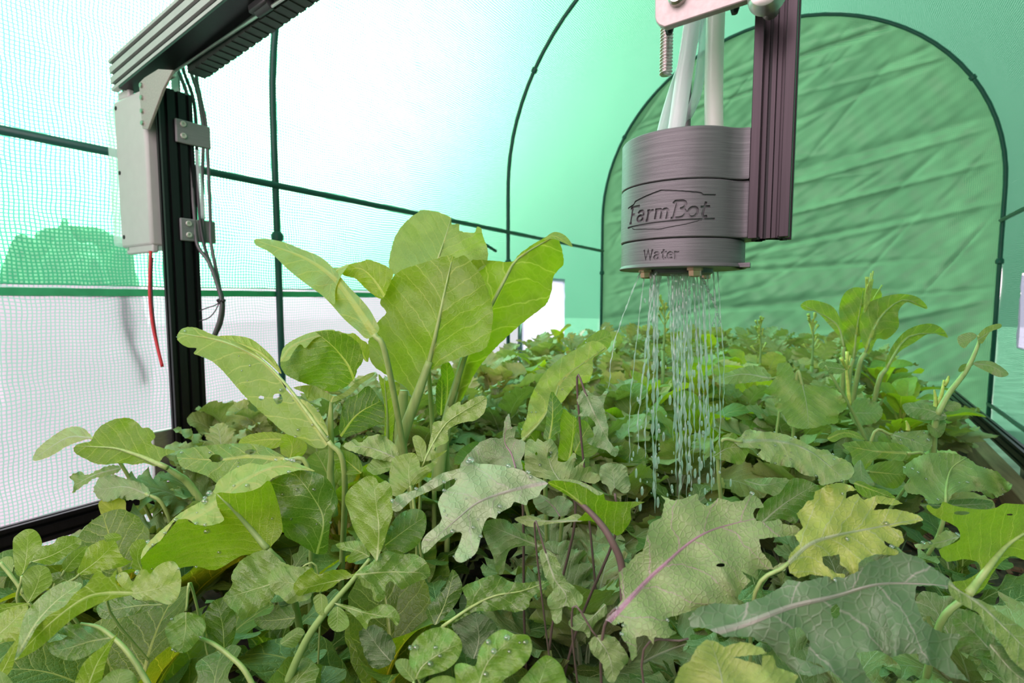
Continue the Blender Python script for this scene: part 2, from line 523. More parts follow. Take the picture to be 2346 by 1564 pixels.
def sheet(name, mat, fn, nu, nv, label, cat, keep=None):
    V = []; UV = []
    for j in range(nv + 1):
        for i in range(nu + 1):
            p, q = fn(i / nu, j / nv); V.append(p); UV.append(q)
    Fc = [(j * (nu + 1) + i, j * (nu + 1) + i + 1, (j + 1) * (nu + 1) + i + 1, (j + 1) * (nu + 1) + i) for j in range(nv) for i in range(nu)]
    if keep: Fc = [f_ for f_ in Fc if keep(V[f_[0]], V[f_[2]])]
    return struct(mesh(name, V, Fc, mat, uv=UV), label, cat)


def ripple(a, b, s):
    return 0.5 * math.sin(a * 7.1 * s + 1.7 * math.sin(b * 4.3 * s)) + 0.3 * math.sin(b * 13.7 * s + a * 5.9 * s + 0.6) + 0.2 * math.sin(a * 23 * s - b * 17 * s)


def f_left(a, b):
    y = Y0 + a * (Y1 - Y0); z = b * ZS
    k = 1 - b ** 4
    return (XL - (0.010 * ripple(y, z, 1.0) + 0.004) * k, y, z), (y, z)


def f_right(a, b):
    y = Y0 + a * (Y1 - Y0); z = b * ZS
    return (XR + 0.010 * ripple(y, z, 1.1) * (1 - b ** 4), y, z), (y, z)


def f_roof(a, b):
    y = Y0 + a * (Y1 - Y0); t = math.pi * b
    r = RAD + 0.008 * ripple(y, b * 3.1, 1.0) * math.sin(t)
    return (XM - r * math.cos(t), y, ZS + r * math.sin(t)), (y, ZS + RAD * t)


sheet('wall_left', M['cover_left'], f_left, 90, 46, 'see-through woven film wall with fine green grid behind the gantry post', 'greenhouse wall', keep=lambda p, q_: (q_[2] > CAMZ + 0.03 or p[1] > 2.25) and not (p[1] > 2.28 and q_[1] < 2.80 and p[2] > CAMZ - 0.30 and q_[2] < CAMZ + 0.13))
sheet('wall_right', M['cover_green'], f_right, 60, 30, 'narrow strip of green film side wall beside the end arch', 'greenhouse wall', keep=lambda p, q_: not (p[1] > 2.33 and q_[1] < 2.99 and p[2] > CAMZ - 0.22 and q_[2] < CAMZ + 0.11))
sheet('ceiling', M['cover_green'], f_roof, 80, 60, 'curved translucent green film roof of the tunnel', 'greenhouse roof')

# far end sheet, creased by having been folded
rr = random.Random(3)
FOLDS = []
for k in range(34):
    FOLDS.append((rr.uniform(-1.4, 0.6), rr.uniform(0.1, 2.1), rr.uniform(0.02, 0.34), rr.uniform(0.008, 0.020) * rr.choice((1, 1, -1)), rr.uniform(0.010, 0.030), rr.uniform(0.35, 1.0)))
for k in range(30):
    FOLDS.append((rr.uniform(-1.4, 0.6), rr.uniform(0.1, 2.1), rr.uniform(0.5, 1.6), rr.uniform(0.004, 0.010), rr.uniform(0.010, 0.022), rr.uniform(0.1, 0.3)))


def f_back(a, b):
    z = b * (ZS + RAD)
    w = RAD if z < ZS else math.sqrt(max(0.0, RAD ** 2 - (z - ZS) ** 2))
    x = XM + (2 * a - 1) * w
    h = 0.0
    for (fx, fz, sl, am, wd, ln) in FOLDS:
        d = (z - fz - sl * (x - fx)); e_ = (x - fx) / ln
        if abs(e_) < 1 and abs(d) < 3.2 * wd:
            h += am * math.exp(-(d / wd) ** 2) * (1 - e_ * e_) * (1.0 if d > 0 else math.exp(-(d / (0.5 * wd)) ** 2))
    h += 0.007 * ripple(x, z, 2.0) + 0.004 * ripple(z, x, 4.7)
    h *= min(1.0, (1 - abs(2 * a - 1)) * 9 + 0.1)
    return (x, Y1 - 0.012 - h, z), (x, z)


sheet('wall_back', M['cover_end'], f_back, 210, 230, 'creased green fabric end wall inside the far arch', 'greenhouse wall')

def f_front(a, b):
    z = b * (ZS + RAD)
    w = RAD if z < ZS else math.sqrt(max(0.0, RAD ** 2 - (z - ZS) ** 2))
    x = XM + (2 * a - 1) * w
    return (x, Y0, z), (x, z)


sheet('wall_front', M['cover_end'], f_front, 40, 40, 'unseen green fabric front end, added with an opening to steer the light', 'greenhouse wall',
      keep=lambda p, q_: not (-1.20 < p[0] and q_[0] < 0.45 and 0.62 < p[2] and q_[2] < 2.0))  # end wall out of view, its opening shaped to steer light from the front

# side flap below the seam and the window films
sheet('window_1', M['flap'], lambda a, b: ((XL - 0.010 - 0.006 * ripple(Y0 + a * 2.7, b, 1.5), Y0 + a * 2.86, 0.0 + b * 0.653), (Y0 + a * 2.86, b * 0.653)), 60, 14,
      'whitish film flap over the lower left side below the green seam', 'window flap')
sheet('window_2', M['pane_blue'], lambda a, b: ((XL + 0.010 + 0.004 * ripple(a, b, 2), 2.42 + a * 0.36 - 0.20 * (1 - b) * (1 - a) , CAMZ - 0.28 + b * 0.40), (a * 0.36, b * 0.40)), 12, 12,
      'pale blue window film beside the tall leafy plant', 'window')
sheet('window_3', M['pane_blue'], lambda a, b: ((XR - 0.010 + 0.004 * ripple(a, b, 2), 2.35 + a * 0.62, CAMZ - 0.20 + b * 0.30), (a * 0.62, b * 0.30)), 12, 12,
      'pale blue window film at the right side wall', 'window')
struct(MB().box((XL - 0.01, Y0, CAMZ + 0.008), (XL + 0.004, Y1 - 0.9, CAMZ + 0.024)).build('trim_1', M['seam']), 'green seam tape running along the left film wall', 'seam tape')

# ground inside and out
sheet('floor', M['ground'], lambda a, b: ((-14 + 28 * a, -10 + 26 * b, 0.0), (a, b)), 2, 2, 'pale bare ground under the tunnel', 'ground')


# ------------------------------------------------------------------ hedges outside
def hedge(loc, size, seed, label):
    r_ = random.Random(seed)
    ph = [r_.uniform(0, 6.28) for _ in range(6)]
    V = []; nu, nv = 40, 20
    for j in range(nv + 1):
        t = math.pi * 0.5 * j / nv
        for i in range(nu):
            a = 2 * math.pi * i / nu
            k = 1 + 0.08 * math.sin(4 * a + ph[0] + 2 * t) + 0.05 * math.sin(7 * a - 4 * t + ph[1]) + 0.03 * math.sin(9 * t + 3 * a + ph[2])
            ce, se = math.cos(t) ** 0.45 if j < nv else 0.0, math.sin(t) ** 0.8
            V.append((loc[0] + size[0] * ce * math.cos(a) * k, loc[1] + size[1] * ce * math.sin(a) * k, loc[2] + size[2] * se * k))
    Fc = [(j * nu + i, j * nu + (i + 1) % nu, (j + 1) * nu + (i + 1) % nu, (j + 1) * nu + i) for j in range(nv) for i in range(nu)]
    o = mesh('hedge', V, Fc, M['hedge'])
    return tag(o, label, 'hedge')


M['hedge'] = plain('hedge_leaves', (0.36, 0.58, 0.36), 0.7, 0.0, 0.4, 18, bump=0.6)
hedge((-3.7, 1.20, 0), (0.6, 0.28, 0.92), 4, 'small green bush blurred through the left film, beside the white box')

# ------------------------------------------------------------------ tunnel frame
def arch_pts(y, r=1.0, n=40):
    pts = [(XM - r, y, 0.0), (XM - r, y, ZS * 0.5), (XM - r, y, ZS)]
    pts += [(XM - r * math.cos(math.pi * k / n), y, ZS + r * math.sin(math.pi * k / n)) for k in range(1, n)]
    pts += [(XM + r, y, ZS), (XM + r, y, ZS * 0.5), (XM + r, y, 0.0)]
    return pts


def hoop(y, label):
    t = thing('greenhouse_hoop', (XM, y, 0), label, 'frame tube', 'green steel tunnel hoops')
    MB().tube(arch_pts(y), 0.0095, 10).build('tube', M['tube_green'], t, smooth=True)
    for z, x in ((CAMZ + 0.18, XM - 1.0), (CAMZ + 0.18, XM + 1.0)):
        MB().lathe([(0.010, -0.014), (0.016, -0.010), (0.017, 0.004), (0.012, 0.013), (0.010, 0.014)], (x, y, z), n=14).build('connector', M['tube_green'], t)
    for s in (-1, 1):
        a = math.radians(31)
        c = np.array((XM + s * math.cos(a), y, ZS + math.sin(a)))
        MB().lathe([(0.010, -0.012), (0.0145, -0.008), (0.0145, 0.008), (0.010, 0.012)], c, axis=(-s * math.sin(a), 0, math.cos(a)), n=14).build('connector', M['tube_green'], t)
    return t


hoop(0.93, 'dark green steel hoop nearest the gantry post')
hoop(2.16, 'dark green steel hoop midway along the tunnel behind the tall plant')
hoop(3.33, 'dark green steel end hoop framing the creased green wall')


def bar(name, a, b, r, label, n=10):
    return tag(MB().tube([a, b], r, n).build(name, M['tube_green'], smooth=True), label, 'frame tube')


bar('side_purlin', (XL + 0.018, Y0, CAMZ + 0.3235), (XL + 0.018, 3.33, CAMZ + 0.3235), 0.0095, 'dark green horizontal tube along the left film wall')
bar('side_purlin', (XR - 0.018, Y0, CAMZ + 0.37), (XR - 0.018, 3.33, CAMZ + 0.37), 0.0095, 'dark green horizontal tube on the right side wall')
bar('base_tube', (XR - 0.016, Y0, CAMZ - 0.50), (XR - 0.016, 3.33, CAMZ - 0.50), 0.009, 'dark green base tube low along the right side wall')
bar('frame_stub', on_x(1112, 560, XL + 0.008), on_x(1136, 575, XL + 0.008), 0.007, 'short dark tube end sticking out behind the tall leafy plant')

# hanging strap on the left film
sp_ = [on_x(x, y, XL - 0.028) for x, y in ((281, 662), (283, 700), (290, 745), (305, 790), (323, 830), (331, 866))]
tag(MB().tube(spline(sp_, 5), [0.0055] * 26, 6).build('hanging_strap', M['strap'], smooth=True), 'grey blue strap hanging outside the left film beside the post', 'strap')
sp_ = [on_x(x, y, XL - 0.03) for x, y in ((284, 665), (296, 700), (304, 740), (302, 775))]
tag(MB().tube(spline(sp_, 5), 0.003, 6).build('hanging_strap', M['strap'], smooth=True), 'thin loose strap end hanging beside the wider grey strap', 'strap')

# ------------------------------------------------------------------ raised bed
bed = thing('raised_bed', (XM, 1.4, 0), 'brown wooden raised bed holding all the vegetables', 'raised bed')
BX0, BX1, BY0, BY1, BZ = -1.085, 0.378, -0.30, 2.75, 0.200
for (lo, hi) in (((BX0, BY0, 0), (BX0 + 0.042, BY1, 0.098)), ((BX0, BY0, 0.102), (BX0 + 0.042, BY1, BZ)),
                 ((BX1 - 0.042, BY0, 0), (BX1, BY1, 0.098)), ((BX1 - 0.042, BY0, 0.102), (BX1, BY1, BZ)),
                 ((BX0 + 0.043, BY1 - 0.042, 0), (BX1 - 0.043, BY1, BZ)), ((BX0 + 0.043, BY0, 0), (BX1 - 0.043, BY0 + 0.042, BZ))):
    MB().box(lo, hi).build('board', M['wood'], bed, bevel=0.003)
V = []; rs = random.Random(5)
nx, ny = 90, 180
for j in range(ny + 1):
    for i in range(nx + 1):
        x = BX0 + 0.042 + (BX1 - BX0 - 0.084) * i / nx; y = BY0 + 0.042 + (BY1 - BY0 - 0.084) * j / ny
        V.append((x, y, 0.150 + 0.008 * ripple(x, y, 2.3) + rs.uniform(-0.005, 0.005)))
soil = mesh('soil', V, [(j * (nx + 1) + i, j * (nx + 1) + i + 1, (j + 1) * (nx + 1) + i + 1, (j + 1) * (nx + 1) + i) for j in range(ny) for i in range(nx)], M['soil'])
tag(soil, 'dark crumbly soil filling the raised bed', 'soil', kind='stuff')
mb = MB()
for k in range(1500):
    x = rs.uniform(0.02, 0.325) if k % 2 else rs.uniform(-1.03, 0.325); y = rs.uniform(0.1, 2.6)
    a = rs.uniform(0, 3.14); l = rs.uniform(0.004, 0.014); w = rs.uniform(0.002, 0.005)
    R = np.array(Matrix.Rotation(a, 3, 'Z') @ Matrix.Rotation(rs.uniform(-0.6, 0.6), 3, 'X') @ Matrix.Rotation(rs.uniform(-0.5, 0.5), 3, 'Y'))
    mb.box((-l, -w, -0.0012), (l, w, 0.0012), R, (x, y, 0.157 + 0.008 * ripple(x, y, 2.3)))
tag(mb.build('bark_mulch', M['bark'], auto=False), 'reddish brown bark chips lying on the soil', 'mulch', kind='stuff')


# ------------------------------------------------------------------ extrusions
def slot_profile(w, h, n, m, d=0.0055, o=0.0031):
    """closed outline of a slotted aluminium bar, n slots on the wide sides, m on the narrow sides"""
    pts = []
    def side(a, b, nrm, k):
        a = np.array(a); b = np.array(b); nrm = np.array(nrm); L = np.linalg.norm(b - a); t = (b - a) / L
        pts.append(a)
        for i in range(k):
            c = a + t * L * (i + 0.5) / k
            pts.extend([c - t * o, c - t * o * 1.0 + nrm * 0.0016, c - t * o * 0.95 + nrm * d, c + t * o * 0.95 + nrm * d, c + t * o + nrm * 0.0016, c + t * o])
    side((-w / 2, -h / 2), (w / 2, -h / 2), (0, 1), n)
    side((w / 2, -h / 2), (w / 2, h / 2), (-1, 0), m)
    side((w / 2, h / 2), (-w / 2, h / 2), (0, -1), n)
    side((-w / 2, h / 2), (-w / 2, -h / 2), (1, 0), m)
    return pts


for x, lab in ((-1.115, 'black slotted aluminium rail along the left edge of the bed'), (0.388, 'black slotted aluminium rail along the right edge of the bed')):
    t = thing('gantry_rail', (x, 1.2, BZ), lab, 'rail', 'black gantry rails')
    MB().prism(slot_profile(0.02, 0.04, 1, 2), (x, BY0, CAMZ - 0.382), (x, 2.72, CAMZ - 0.382), (1, 0, 0), (0, 0, 1)).build('extrusion', M['black_alu'], t)
    for y in (0.1, 0.9, 1.7, 2.5):
        s = 1 if x < 0 else -1
        MB().box((x - 0.004, y - 0.02, CAMZ - 0.49), (x + 0.004, y + 0.02, CAMZ - 0.402)).build('mounting_plate', M['steel'], t, bevel=0.001)

# gantry column: its bottom rests on the rail
tcol = thing('gantry_column', (-1.125, 0.543, CAMZ - 0.36), 'tall black slotted aluminium post rising from the left rail', 'post')
MB().prism(slot_profile(0.02, 0.06, 1, 3, 0.006, 0.0032), (-1.125, 0.5435, CAMZ - 0.355), (-1.125, 0.5435, CAMZ + 0.405), (1, 0, 0), (0, 1, 0)).build('extrusion', M['black_alu'], tcol)
MB().box((-1.150, 0.48, CAMZ - 0.362), (-1.137, 0.61, CAMZ - 0.26)).build('wheel_plate', M['steel'], tcol, bevel=0.002)

# gantry beam, tilted up towards the tool
bd = np.array([0.9906, 0.0, 0.1367])
bu = np.array([-0.1367, 0.0, 0.9906])
ba = np.array([-1.258, 0.505, CAMZ + 0.4455]); bb = ba + bd * 1.30
tbm = thing('gantry_beam', ba, 'long slotted aluminium beam across the bed, top left', 'beam')
bprof = [(p[1], p[0]) for p in slot_profile(0.062, 0.03, 3, 1, 0.007, 0.0042)]
MB().prism(bprof, ba, bb, (0, 1, 0), bu).build('extrusion', M['beam_alu'], tbm)
for k in (-1, 0, 1):
    c = bu * (k * 0.062 / 3)
    MB().prism([(-0.0098, -0.0039), (-0.0088, -0.0039), (-0.0088, 0.0039), (-0.0098, 0.0039)], ba + c + bd * 0.0005, bb + c, (0, 1, 0), bu).build('slot_shade', M['slot_black'], tbm)  # black strips added as shade inside the beam's slots
# black strip added to darken the beam's underside, with the cable carrier
MB().prism([(-0.0145, -0.036), (0.030, -0.036), (0.030, -0.0315), (-0.0145, -0.0315)], ba + bd * 0.03, bb, (0, 1, 0), bu).build('underside_strip', M['black_alu'], tbm)
car = thing('cable_carrier', ba + bd * 0.5, 'dark ribbed cable carrier hanging under the gantry beam', 'cable carrier')
MB().prism([(0.031, -0.052), (0.062, -0.052), (0.062, -0.030), (0.031, -0.030)], ba + bd * 0.20, ba + bd * 1.2, (0, 1, 0), bu).build('tray', M['carrier'], car)
for k in range(26):
    c = ba + bd * (0.215 + 0.02 * k)
    MB().prism([(0.0305, -0.0535), (0.0625, -0.0535), (0.0625, -0.050), (0.0305, -0.050)], c, c + bd * 0.014, (0, 1, 0), bu).build('link', M['carrier'], car)
rod_a, rod_b = on_y(388, 172, 0.53), on_y(606, 26, 0.53)
trod = thing('drive_shaft', rod_a, 'thin steel drive shaft running beneath the gantry beam', 'shaft')
MB().tube([rod_a, rod_a + (rod_b - rod_a) * 2.2], 0.0024, 8).build('rod', M['steel'], trod, smooth=True)
MB().lathe([(0.006, -0.008), (0.0085, -0.006), (0.0085, 0.006), (0.006, 0.010)], rod_a + (rod_b - rod_a) * 0.01, axis=(rod_b - rod_a), n=16).build('coupling', M['steel'], trod)
MB().lathe([(0.004, -0.02), (0.0075, -0.018), (0.0075, 0.018), (0.004, 0.02)], on_y(606, 20, 0.53), axis=(rod_b - rod_a), n=16).build('bearing_cap', M['cable_dark'], trod)
hc = on_y(600, 2, 0.53)
MB().box((-0.022, -0.012, -0.016), (0.022, 0.012, 0.016), np.array([bd, (0, 1, 0), bu]).T, hc).build('bearing_hanger', M['cable_dark'], trod, bevel=0.003)

# corner bracket joining post and beam, with its row of screws
tbr = thing('corner_bracket', on_y(352, 230, 0.507), 'bent steel corner bracket with four screws joining post and beam', 'bracket')
pl = [(318, 190), (330, 178), (362, 158), (395, 160), (372, 205), (338, 296), (326, 294), (322, 250)]
pa = [on_y(x, y, 0.4935) for x, y in pl]
mb = MB(); n = len(pa)
mb.add(pa + [p + np.array((0, 0.005, 0)) for p in pa], [tuple(reversed(range(n))), tuple(range(n, 2 * n))] + [(i, (i + 1) % n, n + (i + 1) % n, n + i) for i in range(n)])
mb.build('plate', M['bead_steel'], tbr, bevel=0.0008)
for (x, y) in ((325, 196), (326, 224), (327, 255), (328, 282)):
    c = on_y(x, y, 0.4935)
    MB().lathe([(0.0042, -0.0035), (0.0048, -0.002), (0.0048, 0.0)], c, axis=(0, 1, 0), n=14).build('screw', M['screw'], tbr)
q = on_y(400, 188, 0.575)
tmo = thing('motor_plate', q, 'pale plate behind the top of the black post', 'plate')
MB().box(q - np.array((0.012, 0.002, 0.026)), q + np.array((0.020, 0.002, 0.026))).build('plate', M['box_grey'], tmo, bevel=0.003)
MB().lathe([(0.0035, -0.004), (0.0035, 0.0)], q + np.array((0.008, -0.002, 0.012)), axis=(0, 1, 0), n=12).build('screw', M['screw'], tmo)

# electronics box on the outside of the post
tb = thing('electronics_box', (-1.21, 0.55, CAMZ + 0.10), 'pale grey plastic electronics box with clear lid mounted on the post', 'box')
MB().box((-1.2775, 0.500, CAMZ + 0.106), (-1.148, 0.585, CAMZ + 0.402)).build('body', M['box_grey'], tb, bevel=0.006)
MB().box((-1.326, 0.503, CAMZ + 0.112), (-1.278, 0.582, CAMZ + 0.398)).build('lid', M['lid_clear'], tb, bevel=0.008)
MB().box((-1.262, 0.503, CAMZ + 0.093), (-1.150, 0.515, CAMZ + 0.109)).build('mounting_tab', M['box_grey'], tb, bevel=0.003)
MB().box((-1.262, 0.503, CAMZ + 0.401), (-1.215, 0.515, CAMZ + 0.417)).build('mounting_tab', M['box_grey'], tb, bevel=0.003)
for (x, y) in ((265, 248), (274, 396), (284, 543)):
    MB().lathe([(0.0042, -0.0006), (0.0042, 0.002)], on_y(x, y, 0.4995), axis=(0, 1, 0), n=14).build('screw_hole', M['hole'], tb)
MB().lathe([(0.0035, -0.0006), (0.0035, 0.002)], on_y(294, 570, 0.5030), axis=(0, 1, 0), n=12).build('screw', M['screw'], tb)
MB().lathe([(0.0038, -0.0006), (0.0038, 0.002)], on_y(274, 233, 0.5030), axis=(0, 1, 0), n=12).build('screw', M['clip_screw'], tb)

# grey cable clips, each a strap with two screws
for lab, (a, b, c, d), scr in (('upper grey printed cable clip with two screws on the post', ((402, 270), (482, 290), (483, 344), (405, 322)), ((419, 284), (420, 311))),
                               ('lower grey printed cable clip with two screws on the post', ((414, 497), (493, 509), (496, 558), (416, 550)), ((432, 512), (433, 538)))):
    xf = -1.108
    cs = [on_x(p[0], p[1], xf) for p in (a, b, c, d)]
    t = thing('cable_clip', cs[0], lab, 'cable clip', 'grey printed cable clips on the post')
    ylo = min(p[1] for p in cs); yhi = max(p[1] for p in cs); zlo = (cs[3][2] + cs[2][2]) / 2; zhi = (cs[0][2] + cs[1][2]) / 2
    MB().box((xf - 0.0065, ylo, zlo), (xf, yhi, zhi)).build('strap', M['clip_grey'], t, bevel=0.002)
    for (x, y) in scr:
        MB().lathe([(0.0056, -0.0005), (0.0056, 0.002), (0.0048, 0.003), (0.0024, 0.003), (0.0022, 0.0012)], on_x(x, y, xf), axis=(1, 0, 0), n=16).build('screw', M['clip_screw'], t)


def cable(pix, d, r, mat, label, name='cable', cat='cable'):
    pts = [P(p[0], p[1], p[2] if len(p) > 2 else d) for p in pix]
    return tag(MB().tube(spline(pts, 6), r, 8).build(name, mat, smooth=True), label, cat)


cable(((402, 128), (408, 160), (425, 205), (432, 240), (436, 300), (440, 420), (446, 500), (452, 560), (478, 600), (497, 650), (507, 690), (503, 730), (490, 768)), 1.055, 0.0036, M['cable'], 'thick grey cable looping out below the lower clip')
cable(((415, 120), (420, 160), (440, 215), (446, 250), (450, 300), (452, 400), (458, 500), (470, 570), (492, 630), (511, 688), (508, 735), (494, 768)), 1.06, 0.0032, M['cable_dark'], 'dark cable running beside the thick grey cable')
cable(((428, 116), (436, 160), (452, 210), (460, 255), (466, 300), (464, 400), (464, 500), (468, 560)), 1.065, 0.0034, M['cable'], 'grey cable between the two clips on the post')
cable(((440, 118), (446, 140), (452, 190), (464, 245), (472, 290), (478, 400), (482, 500), (484, 560), (500, 640), (508, 690)), 1.07, 0.0034, M['cable'], 'outermost grey cable hanging down past both clips')
cable(((452, 345), (456, 400), (462, 450), (466, 500)), 1.050, 0.0045, M['tube_thin'], 'clear hose clipped to the post between the cables', 'hose', 'hose')
cable(((345, 575), (343, 640), (344, 690), (350, 745), (362, 800), (372, 840)), 1.01, 0.003, M['cable_red'], 'red wire running down the left side of the post')
cable(((349, 590), (347, 640), (349, 700), (356, 760), (366, 815)), 1.012, 0.002, M['cable_dark'], 'thin dark wire beside the red wire')
cable(((456, 712), (475, 705), (495, 698), (506, 688)), 1.05, 0.0011, M['cable_dark'], 'short thin wire tying the cable loop to the post')
cable(((456, 735), (478, 728), (493, 712), (503, 692)), 1.05, 0.0011, M['cable_dark'], 'second thin wire under the cable loop tie')
cable(((499, 690), (506, 687), (514, 690)), 1.056, 0.0045, M['slot_black'], 'black tie around the cable loop', 'cable_tie', 'cable tie')

# ------------------------------------------------------------------ tool head
UC = EYE + ray(1558, 686) * 0.322; UC = np.array([UC[0], UC[1]])
UR = 0.0362
EC = np.array([UC[0] + 0.0492, UC[1] - 0.006])
tz = thing('tool_extrusion', (EC[0], EC[1], CAMZ + 0.033), 'dark purple-black slotted aluminium bar hanging beside the tool head', 'aluminium bar')
o = MB().prism(slot_profile(0.02, 0.02, 1, 1, 0.0072, 0.0052), (EC[0], EC[1], CAMZ + 0.033), (EC[0], EC[1], CAMZ + 0.72), (1, 0, 0), (0, 1, 0)).build('extrusion', M['purple_alu'], tz, bevel=0.0003)
# black strip painting the front slot's shade, and the raised ribs inside it
MB().box((EC[0] - 0.0049, EC[1] - 0.0034, CAMZ + 0.0332), (EC[0] + 0.0049, EC[1] - 0.0029, CAMZ + 0.72)).build('slot_shade', M['slot_black'], tz)
for dx in (-0.0002, 0.0024):
    MB().box((EC[0] + dx - 0.0010, EC[1] - 0.0062, CAMZ + 0.0331), (EC[0] + dx + 0.0010, EC[1] - 0.0034, CAMZ + 0.72)).build('slot_rib', M['purple_alu'], tz)
for (dx, dy) in ((-0.0062, -0.0062), (0.0062, -0.0062), (0.0062, 0.0062), (-0.0062, 0.0062)):
    MB().lathe([(0.0019, -0.0003), (0.0019, 0.001)], (EC[0] + dx, EC[1] + dy, CAMZ + 0.033), n=12).build('end_hole', M['hole'], tz)

tdir = -UC / np.linalg.norm(UC)               # from the tool towards the lens
rdir = np.array([-tdir[1], tdir[0]])


def tool_profile(r, ext, hw, n=110):
    """round body with a flat lug on the +X side that meets the extrusion"""
    hb = hw + 0.0085 if ext else hw
    a0 = math.asin(hb / r); pts = []
    for k in range(n + 1):
        a = a0 + (2 * math.pi - 2 * a0) * k / n
        pts.append((r * math.cos(a), r * math.sin(a)))
    if ext:
        x0 = r * math.cos(a0)
        fil = [(x0 + (ext - x0) * f_, hb + (hw - hb) * (1 - (1 - f_) ** 2)) for f_ in (0.2, 0.4, 0.6, 0.8, 1.0)]
        pts += [(x, -y) for x, y in fil] + list(reversed(fil))
    return pts


def ring_solid(name, z0, z1, r, ext, hw, parent, flare=0.0):
    prof = tool_profile(r, ext, hw)
    V = []; n = len(prof); zs = [(z0, 1 + flare - 0.012), (z0 + 0.0005, 1 + flare), (z0 + 0.0022, 1 + flare * 0.15), (z1 - 0.0006, 1.0), (z1, 0.988)]
    for z, s in zs:
        V += [(UC[0] + p[0] * s, UC[1] + p[1] * s, CAMZ + z) for p in prof]
    Fc = [(j * n + i, j * n + (i + 1) % n, (j + 1) * n + (i + 1) % n, (j + 1) * n + i) for j in range(len(zs) - 1) for i in range(n)]
    Fc += [tuple(reversed(range(n))), tuple((len(zs) - 1) * n + i for i in range(n))]
    return MB().add(V, Fc).build(name, M['printed'], parent)


def wrap(V, amid, zmid, depth, width=None):
    """flat glyphs (x right, y up, +-0.5 thick) onto the tool's cylinder"""
    out = []
    if width:
        V = V * np.array([width / (V[:, 0].max() - V[:, 0].min())] * 2 + [1.0])
    for (x, y, z) in V:
        a = amid + x / UR
        r = UR - depth if z < 0 else UR + 0.002
        d = tdir * math.cos(a) + rdir * math.sin(a)
        out.append((UC[0] + d[0] * r, UC[1] + d[1] * r, CAMZ + zmid + y))
    return out


def stroke(pts, w):
    """one closed, mitred ribbon along a polyline (a ring when the ends meet)"""
    p = np.array(pts, float)
    closed = len(p) > 4 and np.linalg.norm(p[0] - p[-1]) < 1e-6
    if closed: p = p[:-1]
    q = []
    m = len(p)
    for i in range(m if closed else m - 1):
        a, b = p[i], p[(i + 1) % m]; n_ = max(1, int(np.linalg.norm(b - a) / 0.0035))
        q += [a + (b - a) * j / n_ for j in range(n_)]
    if not closed: q.append(p[-1])
    q = np.array(q); m = len(q); L_, R_ = [], []
    for i in range(m):
        t0 = q[i] - q[i - 1] if (i or closed) else q[1] - q[0]
        t1 = q[(i + 1) % m] - q[i] if (i < m - 1 or closed) else q[-1] - q[-2]
        n0 = np.array([-t0[1], t0[0]]) / np.linalg.norm(t0); n1 = np.array([-t1[1], t1[0]]) / np.linalg.norm(t1)
        nn = n0 + n1; nn /= max(np.linalg.norm(nn), 1e-9); nn = nn / max(0.55, nn @ n0)
        L_.append(q[i] + nn * w / 2); R_.append(q[i] - nn * w / 2)
    V = []
    for i in range(m):
        for c in (L_[i], R_[i]):
            for z in (-0.5, 0.5): V.append((c[0], c[1], z))
    Fc = []
    for i in range(m if closed else m - 1):
        a = 4 * i; b = 4 * ((i + 1) % m)
        Fc += [(a, b, b + 1, a + 1), (a + 2, a + 3, b + 3, b + 2), (a, a + 2, b + 2, b), (a + 1, b + 1, b + 3, a + 3)]
    if not closed:
        Fc += [(0, 1, 3, 2), (4 * m - 4, 4 * m - 2, 4 * m - 1, 4 * m - 3)]
    return np.array(V), Fc


def engrave(body, pieces):
    off = OFF[body]
    for k, (V, Fc) in enumerate(pieces):
        me = bpy.data.meshes.new('c'); me.from_pydata([tuple(np.array(v) - np.array(off)) for v in V], [], Fc)
        bm = bmesh.new(); bm.from_mesh(me)
        bmesh.ops.remove_doubles(bm, verts=bm.verts, dist=1e-7)
        bmesh.ops.recalc_face_normals(bm, faces=bm.faces); bm.to_mesh(me); bm.free()
        c = bpy.data.objects.new('c', me); COL.objects.link(c); c.parent = body.parent
        md = body.modifiers.new('b', 'BOOLEAN'); md.operation = 'DIFFERENCE'; md.object = c; md.solver = 'EXACT'
        bpy.context.view_layer.update()
        dg = bpy.context.evaluated_depsgraph_get()
        nm = bpy.data.meshes.new_from_object(body.evaluated_get(dg))
        body.modifiers.clear()
        if len(nm.polygons) > 10: body.data = nm
        bpy.data.objects.remove(c); bpy.data.meshes.remove(me)
    me = body.data
    if not me.materials: me.materials.append(M['printed'])
    me.polygons.foreach_set('use_smooth', [False] * len(me.polygons))
    try:
        bm = bmesh.new(); bm.from_mesh(me)
        for f_ in bm.faces: f_.smooth = True
        for ed in bm.edges:
            ed.smooth = not (len(ed.link_faces) == 2 and ed.calc_face_angle(0) > 0.35)
        bm.to_mesh(me); bm.free()
    except Exception:
        pass


tu = thing('tool_mount', (UC[0], UC[1], CAMZ + 0.0337), 'round grey printed tool mount engraved with the maker name', 'tool mount')
ring_solid('upper_collar', 0.0652, 0.0925, UR, 0.0389, 0.015, tu)
mid = ring_solid('lower_body', 0.0340, 0.0647, UR, 0.0389, 0.013, tu)
tw = thing('watering_tool', (UC[0], UC[1], CAMZ + 0.0177), 'round grey printed watering nozzle head engraved Water', 'watering nozzle')
low = ring_solid('body', 0.0180, 0.0335, UR * 0.985, 0, 0.006, tw, flare=0.035)
